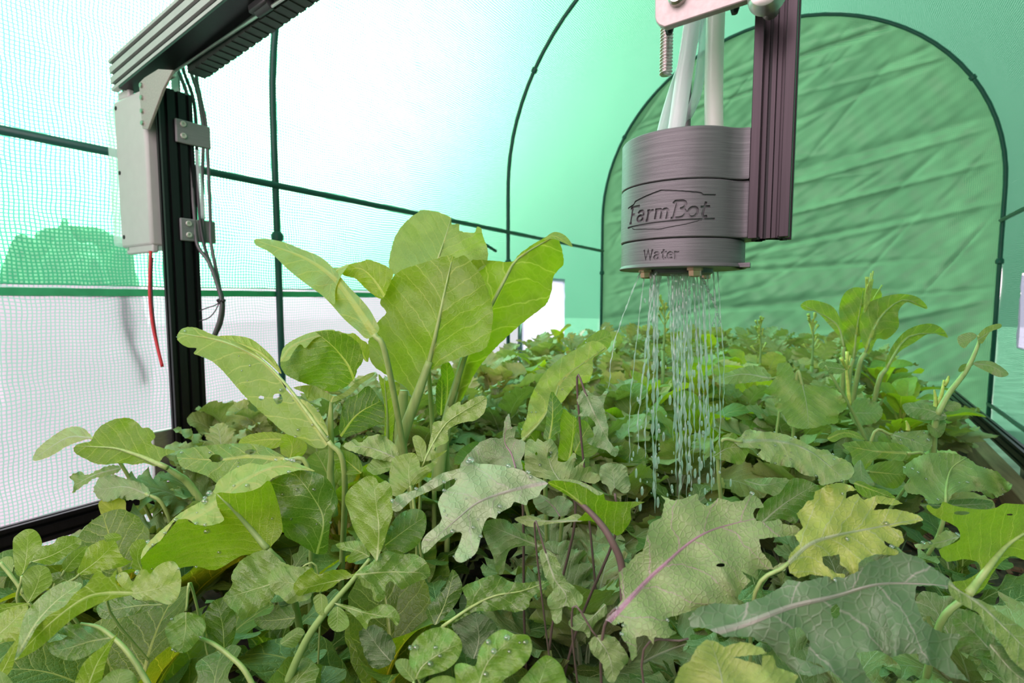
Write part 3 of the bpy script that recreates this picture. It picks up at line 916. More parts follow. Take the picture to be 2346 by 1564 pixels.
# little magnet hook at the right of the nozzle head
hk = MB(); hk.prism([(0.030, -0.010), (0.0405, -0.012), (0.0395, -0.002), (0.033, 0.006)], (UC[0], UC[1], CAMZ + 0.0180), (UC[0], UC[1], CAMZ + 0.0205), (1, 0, 0), (0, 1, 0))
hk.build('hook', M['printed'], tw)
A0 = math.radians(-15.5)
def arc(cx_, cy_, rx, ry, a0, a1, n=9):
    return [(cx_ + rx * math.cos(math.radians(a0 + (a1 - a0) * i / n)), cy_ + ry * math.sin(math.radians(a0 + (a1 - a0) * i / n))) for i in range(n + 1)]


GLYPH = {'F': (0.66, [[(0.16, 0.0), (0.24, 1.0)], [(0.02, 0.90), (0.14, 1.0), (0.74, 1.0), (0.76, 0.90)], [(0.20, 0.52), (0.50, 0.52)], [(0.04, 0.0), (0.30, 0.0)]]),
         'a': (0.72, [arc(0.30, 0.19, 0.21, 0.18, 0, 360, 14), [(0.10, 0.54), (0.22, 0.66), (0.40, 0.66), (0.53, 0.54), (0.53, 0.08), (0.66, 0.0)]]),
         'r': (0.50, [[(0.02, 0.60), (0.14, 0.60), (0.12, 0.0)], [(0.14, 0.40), (0.26, 0.56), (0.44, 0.60)], [(0.02, 0.0), (0.24, 0.0)]]),
         'm': (0.98, [[(0.02, 0.60), (0.13, 0.60), (0.12, 0.0)], arc(0.29, 0.40, 0.16, 0.20, 180, 0, 7) + [(0.45, 0.0)], arc(0.62, 0.40, 0.17, 0.20, 180, 0, 7) + [(0.78, 0.04), (0.90, 0.0)]]),
         'B': (0.82, [[(0.16, 0.0), (0.22, 1.0)], [(0.0, 0.88), (0.10, 1.02)] + arc(0.42, 0.78, 0.26, 0.24, 90, -90, 8), arc(0.44, 0.27, 0.32, 0.27, 90, -90, 9) + [(0.02, 0.0)]]),
         'o': (0.64, [arc(0.30, 0.31, 0.25, 0.30, 0, 360, 14)]),
         't': (0.54, [[(0.26, 0.92), (0.20, 0.14), (0.30, 0.0), (0.48, 0.06)], [(0.02, 0.60), (0.54, 0.64)]]),
         'W': (1.00, [[(0.02, 1.0), (0.22, 0.0), (0.46, 0.95), (0.68, 0.0), (0.92, 1.0)]]),
         'e': (0.62, [[(0.06, 0.33), (0.54, 0.33)], arc(0.30, 0.31, 0.24, 0.30, 5, 320, 12)])}


def lettering(word, h, w, shear, width):
    """list of ribbons, centred, scaled to a total width"""
    out = []; x = 0.0
    for ch in word:
        adv, stx = GLYPH[ch]
        for poly in stx: out.append([(x + p[0] + shear * p[1], p[1]) for p in poly])
        x += adv
    xs = [p[0] for r in out for p in r]; k = width / (max(xs) - min(xs)); c = (max(xs) + min(xs)) / 2
    return [stroke([((p[0] - c) * k, p[1] * h) for p in r], w) for r in out]


pcs = [(wrap(tv, A0, 0.0444, 0.0013), tf) for tv, tf in lettering('FarmBot', 0.0088, 0.0014, 0.16, 0.0490)]
for pts, w in (([(-0.0265, 0.0056), (-0.0205, 0.0068), (-0.0190, 0.0084), (-0.0020, 0.0120), (0.0190, 0.0094), (0.0205, 0.0083), (0.0275, 0.0083)], 0.0009),
               ([(-0.0265, -0.0058), (0.0275, -0.0043)], 0.0010),
               ([(-0.0215, -0.0066), (-0.0195, -0.0074), (-0.0020, -0.0090), (0.0120, -0.0070), (0.0200, -0.0050)], 0.00045)):
    sv_, sf_ = stroke(pts, w)
    pcs.append((wrap(sv_, A0, 0.0478, 0.0011), sf_))
engrave(mid, pcs)
engrave(low, [(wrap(tv, math.radians(-18), 0.0226, 0.0013), tf) for tv, tf in lettering('Water', 0.0056, 0.0011, 0.0, 0.0205)])
# screws and nozzle plate under the tool
for (a, r) in ((-150, 0.021), (-55, 0.022), (60, 0.021)):
    c = (UC[0] + r * math.cos(math.radians(a)), UC[1] + r * math.sin(math.radians(a)), CAMZ + 0.0180)
    MB().lathe([(0.0020, -0.0052), (0.0034, -0.0046), (0.0036, -0.0016), (0.0046, -0.0014), (0.0046, 0.0)], c, n=6).build('screw', M['copper'], tw)
MB().lathe([(0.017, -0.0030), (0.0185, -0.0022), (0.0185, 0.0)], (UC[0], UC[1], CAMZ + 0.0180), n=32).build('nozzle_plate', M['printed'], tw)

# cross-slide plate above, its bolt heads and the big bolt on the bar
YP = EC[1] - 0.028
tp = thing('slide_plate', on_y(1600, 20, YP), 'pale bead-blasted metal plate with rounded corner above the tool head', 'metal plate')
pl = [(1500, -420), (1500, 40), (1503, 50), (1510, 57), (1522, 62), (1716, -2), (1760, -18), (1760, -420)]
pa = [on_y(x, y, YP) for x, y in pl]; n = len(pa)
mb = MB(); mb.add(pa + [p + np.array((0, 0.005, 0)) for p in pa], [tuple(reversed(range(n))), tuple(range(n, 2 * n))] + [(i, (i + 1) % n, n + (i + 1) % n, n + i) for i in range(n)])
mb.build('plate', M['bead_steel'], tp, bevel=0.0006)
MB().lathe([(0.0035, -0.0042), (0.0046, -0.0030), (0.0046, 0.0)], on_y(1553, -4, YP), axis=(0, 1, 0), n=18).build('bolt_head', M['screw'], tp)
for (x, y) in ((1533, 66), (1683, 18)):
    c = on_y(x, y, YP + 0.010)
    MB().lathe([(0.0016, -0.0030), (0.0026, 0.0), (0.0026, 0.004)], c, n=6).build('nut', M['slot_black'], tp)
bc = on_y(1757, -8, YP - 0.004)
MB().lathe([(0.004, -0.0075), (0.0068, -0.0060), (0.0086, -0.0015), (0.0086, 0.0010), (0.004, 0.0015), (0.004, 0.016)], bc, axis=(0, 1, 0), n=28).build('eccentric_bolt', M['steel'], tp)

cz = ba[2] + 0.138 * (EC[0] - ba[0])
MB().box((EC[0] - 0.07, YP + 0.0052, cz - 0.06), (EC[0] + 0.012, 0.4895, cz + 0.06)).build('carriage_block', M['slot_black'], tp, bevel=0.003)

# threaded lead screw
lc = P(1527, 100, 0.325)
ls = MB(); V = []; Fc = []; nseg = 18; turns = 150; zb = lc[2] - 0.0185
for j in range(turns * 6):
    z = zb + j * 0.0020 / 6
    for i in range(nseg):
        a = 2 * math.pi * i / nseg
        r = 0.0033 + 0.0007 * max(-0.6, min(0.6, math.sin(a - 2 * math.pi * j / 6))) / 0.6
        V.append((lc[0] + r * math.cos(a), lc[1] + r * math.sin(a), z))
for j in range(turns * 6 - 1):
    for i in range(nseg):
        Fc.append((j * nseg + i, j * nseg + (i + 1) % nseg, (j + 1) * nseg + (i + 1) % nseg, (j + 1) * nseg + i))
Fc.append(tuple(reversed(range(nseg))))
tag(mesh('lead_screw', V, Fc, M['steel']), 'short steel threaded rod end left of the hoses', 'threaded rod')


def hose(pix, r, mat, label):
    pts = [P(*p) for p in pix]
    return tag(MB().tube(spline(pts, 8), r, 16).build('hose', mat, smooth=True), label, 'hose')


hose(((1546, 312, 0.318), (1553, 270, 0.318), (1566, 180, 0.320), (1580, 90, 0.322), (1590, 10, 0.324), (1598, -80, 0.326), (1610, -500, 0.330)), 0.0050, M['tube_clear'], 'wide clear hose slanting into the tool mount top')
hose(((1636, 310, 0.325), (1635, 220, 0.325), (1637, 110, 0.325), (1641, 0, 0.325), (1644, -80, 0.325), (1656, -500, 0.329)), 0.0056, M['tube_milky'], 'straight milky white hose nearest the aluminium bar')
hose(((1514, 312, 0.333), (1530, 250, 0.335), (1556, 170, 0.337), (1590, 90, 0.339), (1612, 10, 0.341), (1625, -80, 0.342), (1637, -500, 0.346)), 0.0032, M['tube_thin'], 'thin clear tube crossing behind the wide clear hose')
hose(((1573, 310, 0.340), (1575, 220, 0.341), (1578, 120, 0.343), (1585, 0, 0.345), (1588, -80, 0.345), (1600, -500, 0.349)), 0.0024, M['cable'], 'thin grey cable behind the hoses')
hose(((1540, 312, 0.342), (1575, 265, 0.340), (1596, 215, 0.338), (1606, 150, 0.338), (1614, 70, 0.338), (1618, -20, 0.338), (1630, -500, 0.342)), 0.0030, M['tube_thin'], 'thin clear tube between the two wide hoses')

# ================================================================== plants: tools
SOILZ = 0.155
M['choi'] = leaf_mat('pak_choi_leaf', (0.175, 0.33, 0.060), (0.46, 0.54, 0.18), 0.52, (2.15, 1.32, 0.22), nv=7.0, ang=0.85, ribw=0.030, rough=0.45, veinw=0.065, puck=0.42)
M['kale'] = leaf_mat('kale_leaf', (0.215, 0.32, 0.115), (0.40, 0.44, 0.30), 0.30, (1.42, 1.10, 0.42), nv=7.0, ang=0.75, ribw=0.020, rough=0.48, veinw=0.06, puck=0.42, mott=0.3)
M['kale_purple'] = leaf_mat('purple_veined_kale_leaf', (0.215, 0.325, 0.135), (0.46, 0.22, 0.36), 0.28, (1.42, 1.10, 0.42), nv=4.2, ang=0.55, ribw=0.020, rough=0.48, veinw=0.035, puck=0.5, mott=0.3)
M['kale_rose'] = leaf_mat('rose_veined_kale_leaf', (0.205, 0.32, 0.135), (0.40, 0.36, 0.33), 0.28, (1.42, 1.10, 0.42), nv=4.5, ang=0.6, ribw=0.018, rough=0.46, veinw=0.04, puck=0.5, mott=0.3)
M['arugula'] = leaf_mat('arugula_leaf', (0.155, 0.285, 0.055), (0.42, 0.52, 0.24), 0.38, (2.1, 1.30, 0.28), nv=6.0, ang=0.8, ribw=0.016, rough=0.36, veinw=0.045, puck=0.32)
M['stalk'] = plain('pale_green_stalk', (0.30, 0.40, 0.13), 0.45, 0.0, 0.15, 40, stretch=(6, 6, 0.6))
M['stalk_purple'] = plain('purple_stalk', (0.125, 0.085, 0.075), 0.5, 0.0, 0.2, 40)
M['stalk_green'] = plain('green_stalk', (0.22, 0.34, 0.10), 0.5, 0.0, 0.15, 40)
M['bud'] = plain('yellow_green_bud', (0.42, 0.52, 0.10), 0.5, 0.0, 0.25, 200)

CROP = {'c2': (0, 500, 2.606), 'c3': (0, 960, 2.59), 'c4': (550, 450, 2.606), 'c6': (1300, 500, 2.243), 'c7': (750, 960, 2.59),
        'c8': (1450, 960, 2.589), 'e4': (0, 1150, 3.778), 'e5': (450, 1050, 3.778), 'e6': (900, 800, 3.91), 'e8': (1700, 1050, 3.043), 'p': (0, 0, 1.0)}


def T(k, pts):
    x0, y0, s = CROP[k]
    return [(x0 + p[0] / s, y0 + p[1] / s) + tuple(p[2:]) for p in pts]


def inside(px, py, poly):
    x = poly[:, 0]; y = poly[:, 1]; x2 = np.roll(x, -1); y2 = np.roll(y, -1)
    c = ((y > py[:, None]) != (y2 > py[:, None])) & (px[:, None] < (x2 - x) * (py[:, None] - y) / (y2 - y + 1e-12) + x)
    return (c.sum(1) % 2) == 1


def seg_dist(q, line):
    """signed distance to and length along a polyline for points q"""
    best = np.full(len(q), 1e9); sd = np.zeros(len(q)); al = np.zeros(len(q)); acc = 0.0
    nseg = len(line) - 1
    for i in range(nseg):
        a, b = line[i], line[i + 1]; d = b - a; L = np.linalg.norm(d) + 1e-9; t = d / L
        k = ((q - a) @ t)
        kc = np.clip(k, 0 if i else -1e9, L if i < nseg - 1 else 1e9)
        r = q - a - kc[:, None] * t
        dist = np.linalg.norm(r, axis=1)
        m_ = dist < best
        best[m_] = dist[m_]; sd[m_] = (t[0] * r[m_, 1] - t[1] * r[m_, 0]); al[m_] = acc + kc[m_]
        acc += L
    return np.where(sd >= 0, 1, -1) * best, al, acc


def facing(tilt, yaw):
    """leaf normal: tilt 0 looks at the lens, 90 straight up; yaw turns it to the right"""
    h = -np.array([FW[0], FW[1], 0]); h /= np.linalg.norm(h)
    a = math.radians(yaw); rgt = RT
    hv = h * math.cos(a) + rgt * math.sin(a)
    t = math.radians(tilt)
    return hv * math.cos(t) + np.array([0, 0, 1.0]) * math.sin(t)


LEAFN = [0]; DROPS = []


def leaf(plant, k, outline, rib, D, mat='choi', tint=(1, 1, 1), tilt=15, yaw=0, fold=0.15, arch=0.0, wave=0.03, serr=None, holes=(), g=13.0, name='leaf', stalk=0.0, smat='stalk', sub=3, ridge=0.0, ribr=0.0, dr=0):
    LEAFN[0] += 1
    rnd = random.Random(LEAFN[0])
    ol = np.array(T(k, outline), float); rb = spline(T(k, rib), 6)
    if sub > 1: ol = spline(ol, sub, closed=True)
    # even spacing along the rim
    seg = np.linalg.norm(np.roll(ol, -1, 0) - ol, axis=1); cum = np.concatenate([[0], np.cumsum(seg)]); tot = cum[-1]
    sp = max(3.2, g * 0.36); n = max(16, int(tot / sp))
    s_ = np.linspace(0, tot, n, endpoint=False); cl = np.vstack([ol, ol[:1]])
    ol = np.stack([np.interp(s_, cum, cl[:, 0]), np.interp(s_, cum, cl[:, 1])], 1)
    if serr:
        tg = np.roll(ol, -1, 0) - np.roll(ol, 1, 0); tg /= (np.linalg.norm(tg, axis=1)[:, None] + 1e-9)
        nr = np.stack([tg[:, 1], -tg[:, 0]], 1)
        area = 0.5 * np.sum(ol[:, 0] * np.roll(ol[:, 1], -1) - np.roll(ol[:, 0], -1) * ol[:, 1])
        if area < 0: nr = -nr
        ph = s_ / serr[1] + 0.35 * np.sin(s_ / serr[1] * 1.7)
        ol = ol + nr * (serr[0] * (2 * np.abs(ph - np.floor(ph) - 0.5) - 0.5))[:, None]
    x0, y0 = ol.min(0); x1, y1 = ol.max(0)
    gx, gy = np.meshgrid(np.arange(x0, x1, g), np.arange(y0, y1, g * 0.87)); gx = gx + (np.arange(gx.shape[0]) % 2)[:, None] * g * 0.5
    q = np.stack([gx.ravel(), gy.ravel()], 1)
    q = q[inside(q[:, 0], q[:, 1], ol)]
    if len(q):
        dm = np.min(np.linalg.norm(q[:, None, :] - ol[None, :, :], axis=2), axis=1)
        q = q[dm > g * 0.45]
    hp = []
    for h in holes:
        c = np.array(T(k, [h[:2]])[0]); rx, ry = h[2] / CROP[k][2], h[3] / CROP[k][2]
        m_ = 14
        hp.append(np.array([(c[0] + rx * math.cos(2 * math.pi * i / m_) * (1 + 0.15 * rnd.uniform(-1, 1)), c[1] + ry * math.sin(2 * math.pi * i / m_) * (1 + 0.15 * rnd.uniform(-1, 1))) for i in range(m_)]))
    pts = [ol]; edges = [(i, (i + 1) % len(ol)) for i in range(len(ol))]
    cnt = len(ol)
    for h in hp:
        edges += [(cnt + i, cnt + (i + 1) % len(h)) for i in range(len(h))]; cnt += len(h); pts.append(h)
    pts.append(q)
    pts = np.vstack(pts)
    V2, E2, F2, *_r = delaunay_2d_cdt([Vector((float(a), float(b))) for a, b in pts], edges, [], 0, 1e-4)
    V2 = np.array([(v.x, v.y) for v in V2]); F2 = np.array([tuple(f_) for f_ in F2 if len(f_) == 3])
    cen = V2[F2].mean(1)
    ok = inside(cen[:, 0], cen[:, 1], ol)
    for h in hp: ok &= ~inside(cen[:, 0], cen[:, 1], h)
    F2 = F2[ok]
    used = np.unique(F2); rem = -np.ones(len(V2), int); rem[used] = np.arange(len(used)); V2 = V2[used]; F2 = rem[F2]
    sd, al, L = seg_dist(V2, rb)
    mid = (ol.min(0) + ol.max(0)) / 2
    nrm = facing(tilt, yaw); p0 = P(mid[0], mid[1], D)
    R_ = FW[None] + RT[None] * ((V2[:, :1] - CX) / F) - UP[None] * ((V2[:, 1:] - CY) / F)
    den = R_ @ nrm; den = np.where(np.abs(den) < 0.12, -0.12, den)
    dep = ((p0 - EYE) @ nrm) / den
    dep = np.clip(dep, D * 0.72, D * 1.35)
    m2 = D / F                                            # metres per pixel there
    hw = np.abs(sd).max() + 1e-6
    u = sd / hw; v = al / L
    dep = dep + fold * np.abs(sd) * m2 + arch * L * m2 * (2 * v - 1) ** 2
    a1, a2, a3 = rnd.uniform(0, 6), rnd.uniform(0, 6), rnd.uniform(0, 6)
    wl_ = max(28.0, hw * 0.55)
    wv = np.sin(al / wl_ * 3.3 + a1 + 2 * np.sign(sd)) * np.abs(u) ** 1.5 + 0.5 * np.sin(V2[:, 0] / wl_ * 2.3 + V2[:, 1] / wl_ * 3.1 + a2) + 0.35 * np.sin(V2[:, 0] / wl_ * 5.3 - V2[:, 1] / wl_ * 4.1 + a3)
    if mat.startswith('kale'):                            # frilled rim
        wv = wv + 0.9 * np.abs(u) ** 2 * np.sin(al / wl_ * 9.0 + a2 + np.sign(sd)) + 0.5 * np.abs(u) ** 3 * np.sin(al / wl_ * 17.0 + a3)
    dep = dep + wave * hw * m2 * 3.0 * wv
    if ridge: dep = dep + ridge * hw * m2 * np.sin(al / L * 40.0 + np.abs(u) * 6)
    W = EYE[None] + R_ * dep[:, None]
    # keep the upper face of the sheet on the front side of the triangles
    tri = [tuple(map(int, f_)) for f_ in F2]
    o = mesh(name, W, tri, M[mat], plant, uv=np.stack([sd / L, v], 1), color=tint)
    bpt = rb[0]; bs, ba_, _ = seg_dist(np.array([bpt]), rb)
    i0 = int(np.argmin(np.linalg.norm(V2 - bpt, axis=1))); b3 = P(bpt[0], bpt[1], dep[i0])
    if ribr:                                              # raised midrib standing proud of the blade
        pr = []
        for c in rb[::2]:
            i1 = np.argsort(np.linalg.norm(V2 - c, axis=1))[:3]
            pr.append(P(c[0], c[1], dep[i1].mean() - 0.0004))
        MB().tube(pr, list(np.linspace(ribr, ribr * 0.2, len(pr))), 8).build('midrib', M[smat], o, smooth=True)
    if dr: DROPS.append((W, nrm, dr))
    if stalk:
        stalk *= (0.55 if D < 0.36 else 0.8) * (0.7 if smat == 'stalk_purple' else 1.0)
        root = np.array(OFF[plant]); root = np.array([root[0] + rnd.uniform(-.012, .012), root[1] + rnd.uniform(-.012, .012), SOILZ - 0.01])
        t0 = P(*(rb[min(3, len(rb) - 1)]), dep[i0]) - b3; t0 /= (np.linalg.norm(t0) + 1e-9)
        seglen = np.linalg.norm(b3 - root)
        q1 = b3 - t0 * min(0.02, seglen * 0.12) + FW * 0.006 + np.array([0, 0, -0.012])
        q2 = b3 + (root - b3) * 0.45 + FW * 0.03; q2[2] = min(q2[2], b3[2] - 0.05)
        pp = spline([b3, q1, q2, root], 6)
        MB().tube(pp, list(np.linspace(stalk * 0.8, stalk * 1.1, len(pp))), 8).build('stalk', M[smat], plant, smooth=True)
    return o


def stem(plant, pts, r, mat='stalk', name='stem', n=10):
    """stem through pixels with depth"""
    pp = spline([P(*p) for p in pts], 6)
    rs_ = list(np.interp(np.linspace(0, 1, len(pp)), np.linspace(0, 1, len(r)), r)) if hasattr(r, '__len__') else r
    return MB().tube(pp, rs_, n).build(name, M[mat], plant, smooth=True)


def plant(name, px, py, d, label, cat='plant', group=None):
    p = P(px, py, d)
    return thing(name, (p[0], p[1], SOILZ), label, cat, group)


# ------------------------------------------------------------------ free-growing leaves (local: base at origin, grows along +Y, up +Z)
def grown(kind, seed):
    r = random.Random(seed * 31 + hash(kind) % 1 + {'kale': 1, 'spoon': 2, 'oak': 3, 'round': 4}[kind] * 1000)
    nL, nW = {'kale': (44, 7), 'spoon': (22, 5), 'oak': (40, 5), 'round': (30, 6)}[kind]
    pet = {'kale': 0.34, 'spoon': 0.38, 'oak': 0.34, 'round': 0.42}[kind]
    wid = {'kale': 0.25, 'spoon': 0.20, 'oak': 0.15, 'round': 0.29}[kind] * r.uniform(0.85, 1.15)
    e0 = math.radians(r.uniform(70, 84)); e1 = math.radians(r.uniform(-35, 25)); twist = r.uniform(-0.5, 0.5)
    side = r.uniform(-0.25, 0.25)
    # spine
    n_ = nL + 8; pos = [np.zeros(3)]; dirs = []
    for i in range(n_ + 1):
        t = i / n_
        el = e0 + (e1 - e0) * (t ** 1.6); az = side * t * t
        d = np.array([math.sin(az) * math.cos(el), math.cos(az) * math.cos(el), math.sin(el)]); dirs.append(d)
        pos.append(pos[-1] + d / n_)
    pos = np.array(pos[:-1])
    V = []; UVs = []; Fc = []
    ph = [r.uniform(0, 6.28) for _ in range(6)]
    nl = {'kale': r.uniform(4.5, 6), 'spoon': 0, 'oak': r.uniform(3.2, 4.4), 'round': 0}[kind]
    cup = r.uniform(0.1, 0.5) if kind in ('spoon', 'round') else r.uniform(-0.1, 0.3)
    ns = 2 * nW + 1
    for i in range(nL + 1):
        t = i / nL
        tt = pet + (1 - pet) * t
        c = np.array([np.interp(tt, np.linspace(0, 1, len(pos)), pos[:, a]) for a in range(3)])
        d = dirs[int(min(tt, 0.999) * n_)]
        sx = np.cross(d, np.array([0, 0, 1.0])) if abs(d[2]) < 0.995 else np.array([1.0, 0, 0]); sx /= np.linalg.norm(sx)
        up = np.cross(sx, d)
        tw = twist * t; sx2 = sx * math.cos(tw) + up * math.sin(tw); up2 = np.cross(sx2, d)
        for j in range(-nW, nW + 1):
            s = j / nW; sg = 1 if s >= 0 else -1
            if kind == 'kale':
                w = wid * (math.sin(math.pi * min(1, t * 0.97 + 0.03) ** 0.75) ** 0.7)
                lob = 1 - 0.38 * (0.5 + 0.5 * math.cos(2 * math.pi * (t * nl) + (0.8 if sg > 0 else 0))) * (1 - 0.4 * t)
                fr = 1 + 0.11 * math.sin(t * 61 + ph[0] + sg) + 0.07 * math.sin(t * 97 + ph[1])
                ruf = 0.16 * abs(s) ** 2.2 * math.sin(t * 34 + ph[2] + 2.0 * sg) + 0.08 * abs(s) ** 3 * math.sin(t * 63 + ph[3])
                w *= lob * fr; dy = 0.30 * abs(s) * w
            elif kind == 'oak':
                w = wid * ((0.35 + 0.75 * t) * (1 - max(0, t - 0.72) ** 2 / 0.0785) ** 0.5 if t < 1 else 0.0)
                lob = 1 - 0.62 * (0.5 + 0.5 * math.cos(2 * math.pi * (t * nl) + 0.7 * sg)) ** 0.8 * (1 - max(0, t - 0.62) * 2.2 if t > 0.62 else 1)
                w *= max(0.12, lob); dy = 0.2 * abs(s) * w; ruf = 0.05 * abs(s) ** 2 * math.sin(t * 22 + ph[2] + sg)
            elif kind == 'spoon':
                w = wid * math.sin(math.pi * min(1.0, 0.06 + 0.94 * t) ** 1.25) ** 0.62 if t < 1 else 0.0
                w *= 1 + 0.03 * math.sin(t * 40 + ph[0]); dy = 0.0; ruf = 0.07 * abs(s) ** 2 * math.sin(t * 13 + ph[2] + 1.6 * sg)
            else:
                w = wid * math.sin(math.pi * min(1.0, 0.10 + 0.90 * t) ** 0.9) ** 0.55 if t < 1 else 0.0
                w *= 1 + 0.07 * math.sin(t * 75 + ph[0] + sg); dy = -0.22 * abs(s) * w * (1 - t); ruf = 0.09 * abs(s) ** 2 * math.sin(t * 19 + ph[2] + 1.6 * sg)
            w = max(w, 0.004)
            q = c + sx2 * (s * w) + d * dy + up2 * (w * (cup * s * s + ruf))
            V.append(q); UVs.append((s * w / (1 - pet), t))
    for i in range(nL):
        for j in range(ns - 1):
            a = i * ns + j; Fc.append((a, a + 1, a + ns + 1, a + ns))
    # leaf stalk
    ns0 = len(V); m_ = 8
    for i in range(m_ + 1):
        tt = pet * 1.25 * i / m_
        c = np.array([np.interp(tt, np.linspace(0, 1, len(pos)), pos[:, a]) for a in range(3)]); d = dirs[int(min(tt, 0.999) * n_)]
        sx = np.cross(d, np.array([0, 0, 1.0])); sx /= np.linalg.norm(sx); up = np.cross(sx, d)
        rr_ = {'kale': 0.012, 'spoon': 0.022, 'oak': 0.009, 'round': 0.012}[kind] * (1.1 - 0.6 * i / m_)
        for k_ in range(6):
            a = 2 * math.pi * k_ / 6
            V.append(c - up * rr_ * 0.6 + (sx * math.cos(a) + up * math.sin(a)) * rr_); UVs.append((0.0, 0.0))
    for i in range(m_):
        for k_ in range(6):
            a = ns0 + i * 6 + k_; b = ns0 + i * 6 + (k_ + 1) % 6; Fc.append((a, b, b + 6, a + 6))
    me = bpy.data.meshes.new('leaf_' + kind)
    me.from_pydata([tuple(map(float, v)) for v in V], [], Fc)
    lay = me.uv_layers.new(name='UVMap'); idx = np.empty(len(me.loops), dtype=np.int32); me.loops.foreach_get('vertex_index', idx)
    lay.data.foreach_set('uv', np.asarray(UVs, dtype=np.float32)[idx].ravel())
    me.polygons.foreach_set('use_smooth', [True] * len(me.polygons))
    me.materials.append(M[{'kale': 'kale', 'spoon': 'choi', 'oak': 'arugula', 'round': 'kale'}[kind]])
    return me


GROWN = {k: [grown(k, s) for s in range(6)] for k in ('kale', 'spoon', 'oak', 'round')}


def rosette(name, loc, kind, n, height, size, label, group, tint=(1, 1, 1), seed=0, cat='plant', z=SOILZ):
    """a plant: short stem with n grown leaves spiralling up it"""
    r = random.Random(seed * 77 + 5)
    t = thing(name, (loc[0], loc[1], z), label, cat, group)
    a0 = r.uniform(0, 6.28)
    zt = max(0.02, height - 0.62 * size)
    lean = (r.uniform(-0.02, 0.02), r.uniform(-0.02, 0.02))
    o = bpy.data.objects.new('stem', STEM); COL.objects.link(o); o.parent = t
    o.scale = (1, 1, zt); o.rotation_euler = (0, 0, a0)
    for k in range(n):
        o = bpy.data.objects.new('leaf', GROWN[kind][r.randrange(6)])
        COL.objects.link(o); o.parent = t
        f = k / max(1, n - 1)
        tip = 1.0 if f > 0.7 else 0.0
        o.rotation_euler = (math.radians(r.uniform(-22, 2) + 16 * tip), r.uniform(-0.2, 0.2), a0 + k * 2.399 + r.uniform(-0.3, 0.3))
        s = size * (1.10 - 0.35 * max(0, f - 0.5) * 2) * r.uniform(0.85, 1.12)
        o.scale = (s, s, s)
        o.location = (0, 0, zt * (0.30 + 0.70 * f ** 0.8))
        b = r.uniform(0.78, 1.18); y_ = r.uniform(-0.06, 0.12)
        o.color = (tint[0] * b * (1 + y_), tint[1] * b, tint[2] * b * (1 - y_), 1)
    return t


STEM = MB().tube([(0, 0, -0.05), (0.002, 0.001, 0.5), (0, 0, 1)], [0.006, 0.005, 0.0035], 8).build('stem', M['stalk_green'], smooth=True)
_s = STEM; STEM = _s.data; bpy.data.objects.remove(_s)

# ================================================================== the plants one can tell apart
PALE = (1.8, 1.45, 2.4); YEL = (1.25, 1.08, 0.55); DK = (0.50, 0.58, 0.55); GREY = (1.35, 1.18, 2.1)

# ---- tall pak choi in the middle
pa_ = plant('pak_choi_plant', 985, 1040, 0.57, 'tallest pak choi with big upright glowing leaves, in the middle of the bed')
leaf(pa_, 'c4', [(1130, 1040), (1250, 985), (1400, 935), (1470, 900), (1500, 800), (1510, 680), (1480, 560), (1440, 470), (1390, 400), (1335, 350), (1292, 368), (1262, 350), (1180, 368), (1080, 400), (960, 440), (900, 500), (860, 570), (835, 640), (875, 690), (820, 750), (775, 830), (762, 920), (790, 1000), (850, 1050), (950, 1110), (1000, 1150), (1030, 1200), (1060, 1150)],
     [(1060, 1180), (1130, 980), (1180, 770), (1215, 600), (1262, 390)], 0.545, 'choi', (1.20, 1.06, 0.9), 8, -12, 0.18, 0.05, 0.035, serr=(1.6, 14), ribr=0.0034)
leaf(pa_, 'c4', [(890, 420), (900, 330), (930, 230), (990, 150), (1060, 95), (1090, 80), (1170, 90), (1240, 115), (1262, 132), (1264, 165), (1310, 165), (1312, 205), (1400, 215), (1412, 180), (1440, 190), (1450, 240), (1475, 300), (1478, 380), (1440, 440), (1300, 480), (1100, 500), (950, 480)],
     [(1130, 520), (1190, 350), (1230, 230), (1262, 125)], 0.61, 'choi', (1.5, 1.25, 2.3), 25, -25, 0.30, 0.0, 0.04, serr=(1.4, 15), ribr=0.0018, stalk=0.0035)
leaf(pa_, 'c4', [(1370, 390), (1470, 380), (1620, 390), (1660, 350), (1740, 290), (1830, 240), (1880, 222), (1905, 260), (1925, 330), (1932, 400), (1900, 440), (1870, 480), (1860, 560), (1830, 640), (1770, 690), (1680, 760), (1580, 850), (1500, 930), (1440, 1000), (1400, 1060), (1360, 1140), (1320, 1220), (1270, 1250), (1290, 1150), (1330, 1000), (1350, 940), (1450, 860), (1480, 700), (1450, 520)],
     [(1255, 1250), (1330, 990), (1400, 830), (1505, 640), (1580, 500), (1660, 370), (1880, 235)], 0.59, 'choi', (1.25, 1.10, 0.5), 2, 20, 0.12, 0.06, 0.03, serr=(1.3, 15), ribr=0.0036, stalk=0.0042)
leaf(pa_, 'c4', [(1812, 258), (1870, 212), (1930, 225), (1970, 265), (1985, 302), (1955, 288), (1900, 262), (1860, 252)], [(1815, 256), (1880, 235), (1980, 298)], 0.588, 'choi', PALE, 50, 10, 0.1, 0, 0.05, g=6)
leaf(pa_, 'c4', [(85, 258), (110, 252), (180, 255), (270, 275), (370, 315), (470, 355), (540, 410), (600, 480), (660, 550), (720, 610), (770, 670), (810, 740), (830, 800), (760, 850), (700, 800), (620, 730), (550, 650), (490, 590), (420, 540), (340, 480), (270, 420), (210, 360), (160, 322), (95, 292)],
     [(800, 820), (650, 600), (540, 470), (370, 360), (110, 268)], 0.575, 'choi', (1.6, 1.32, 2.7), 28, -38, 0.55, 0.0, 0.05, ridge=0.05, stalk=0.004)
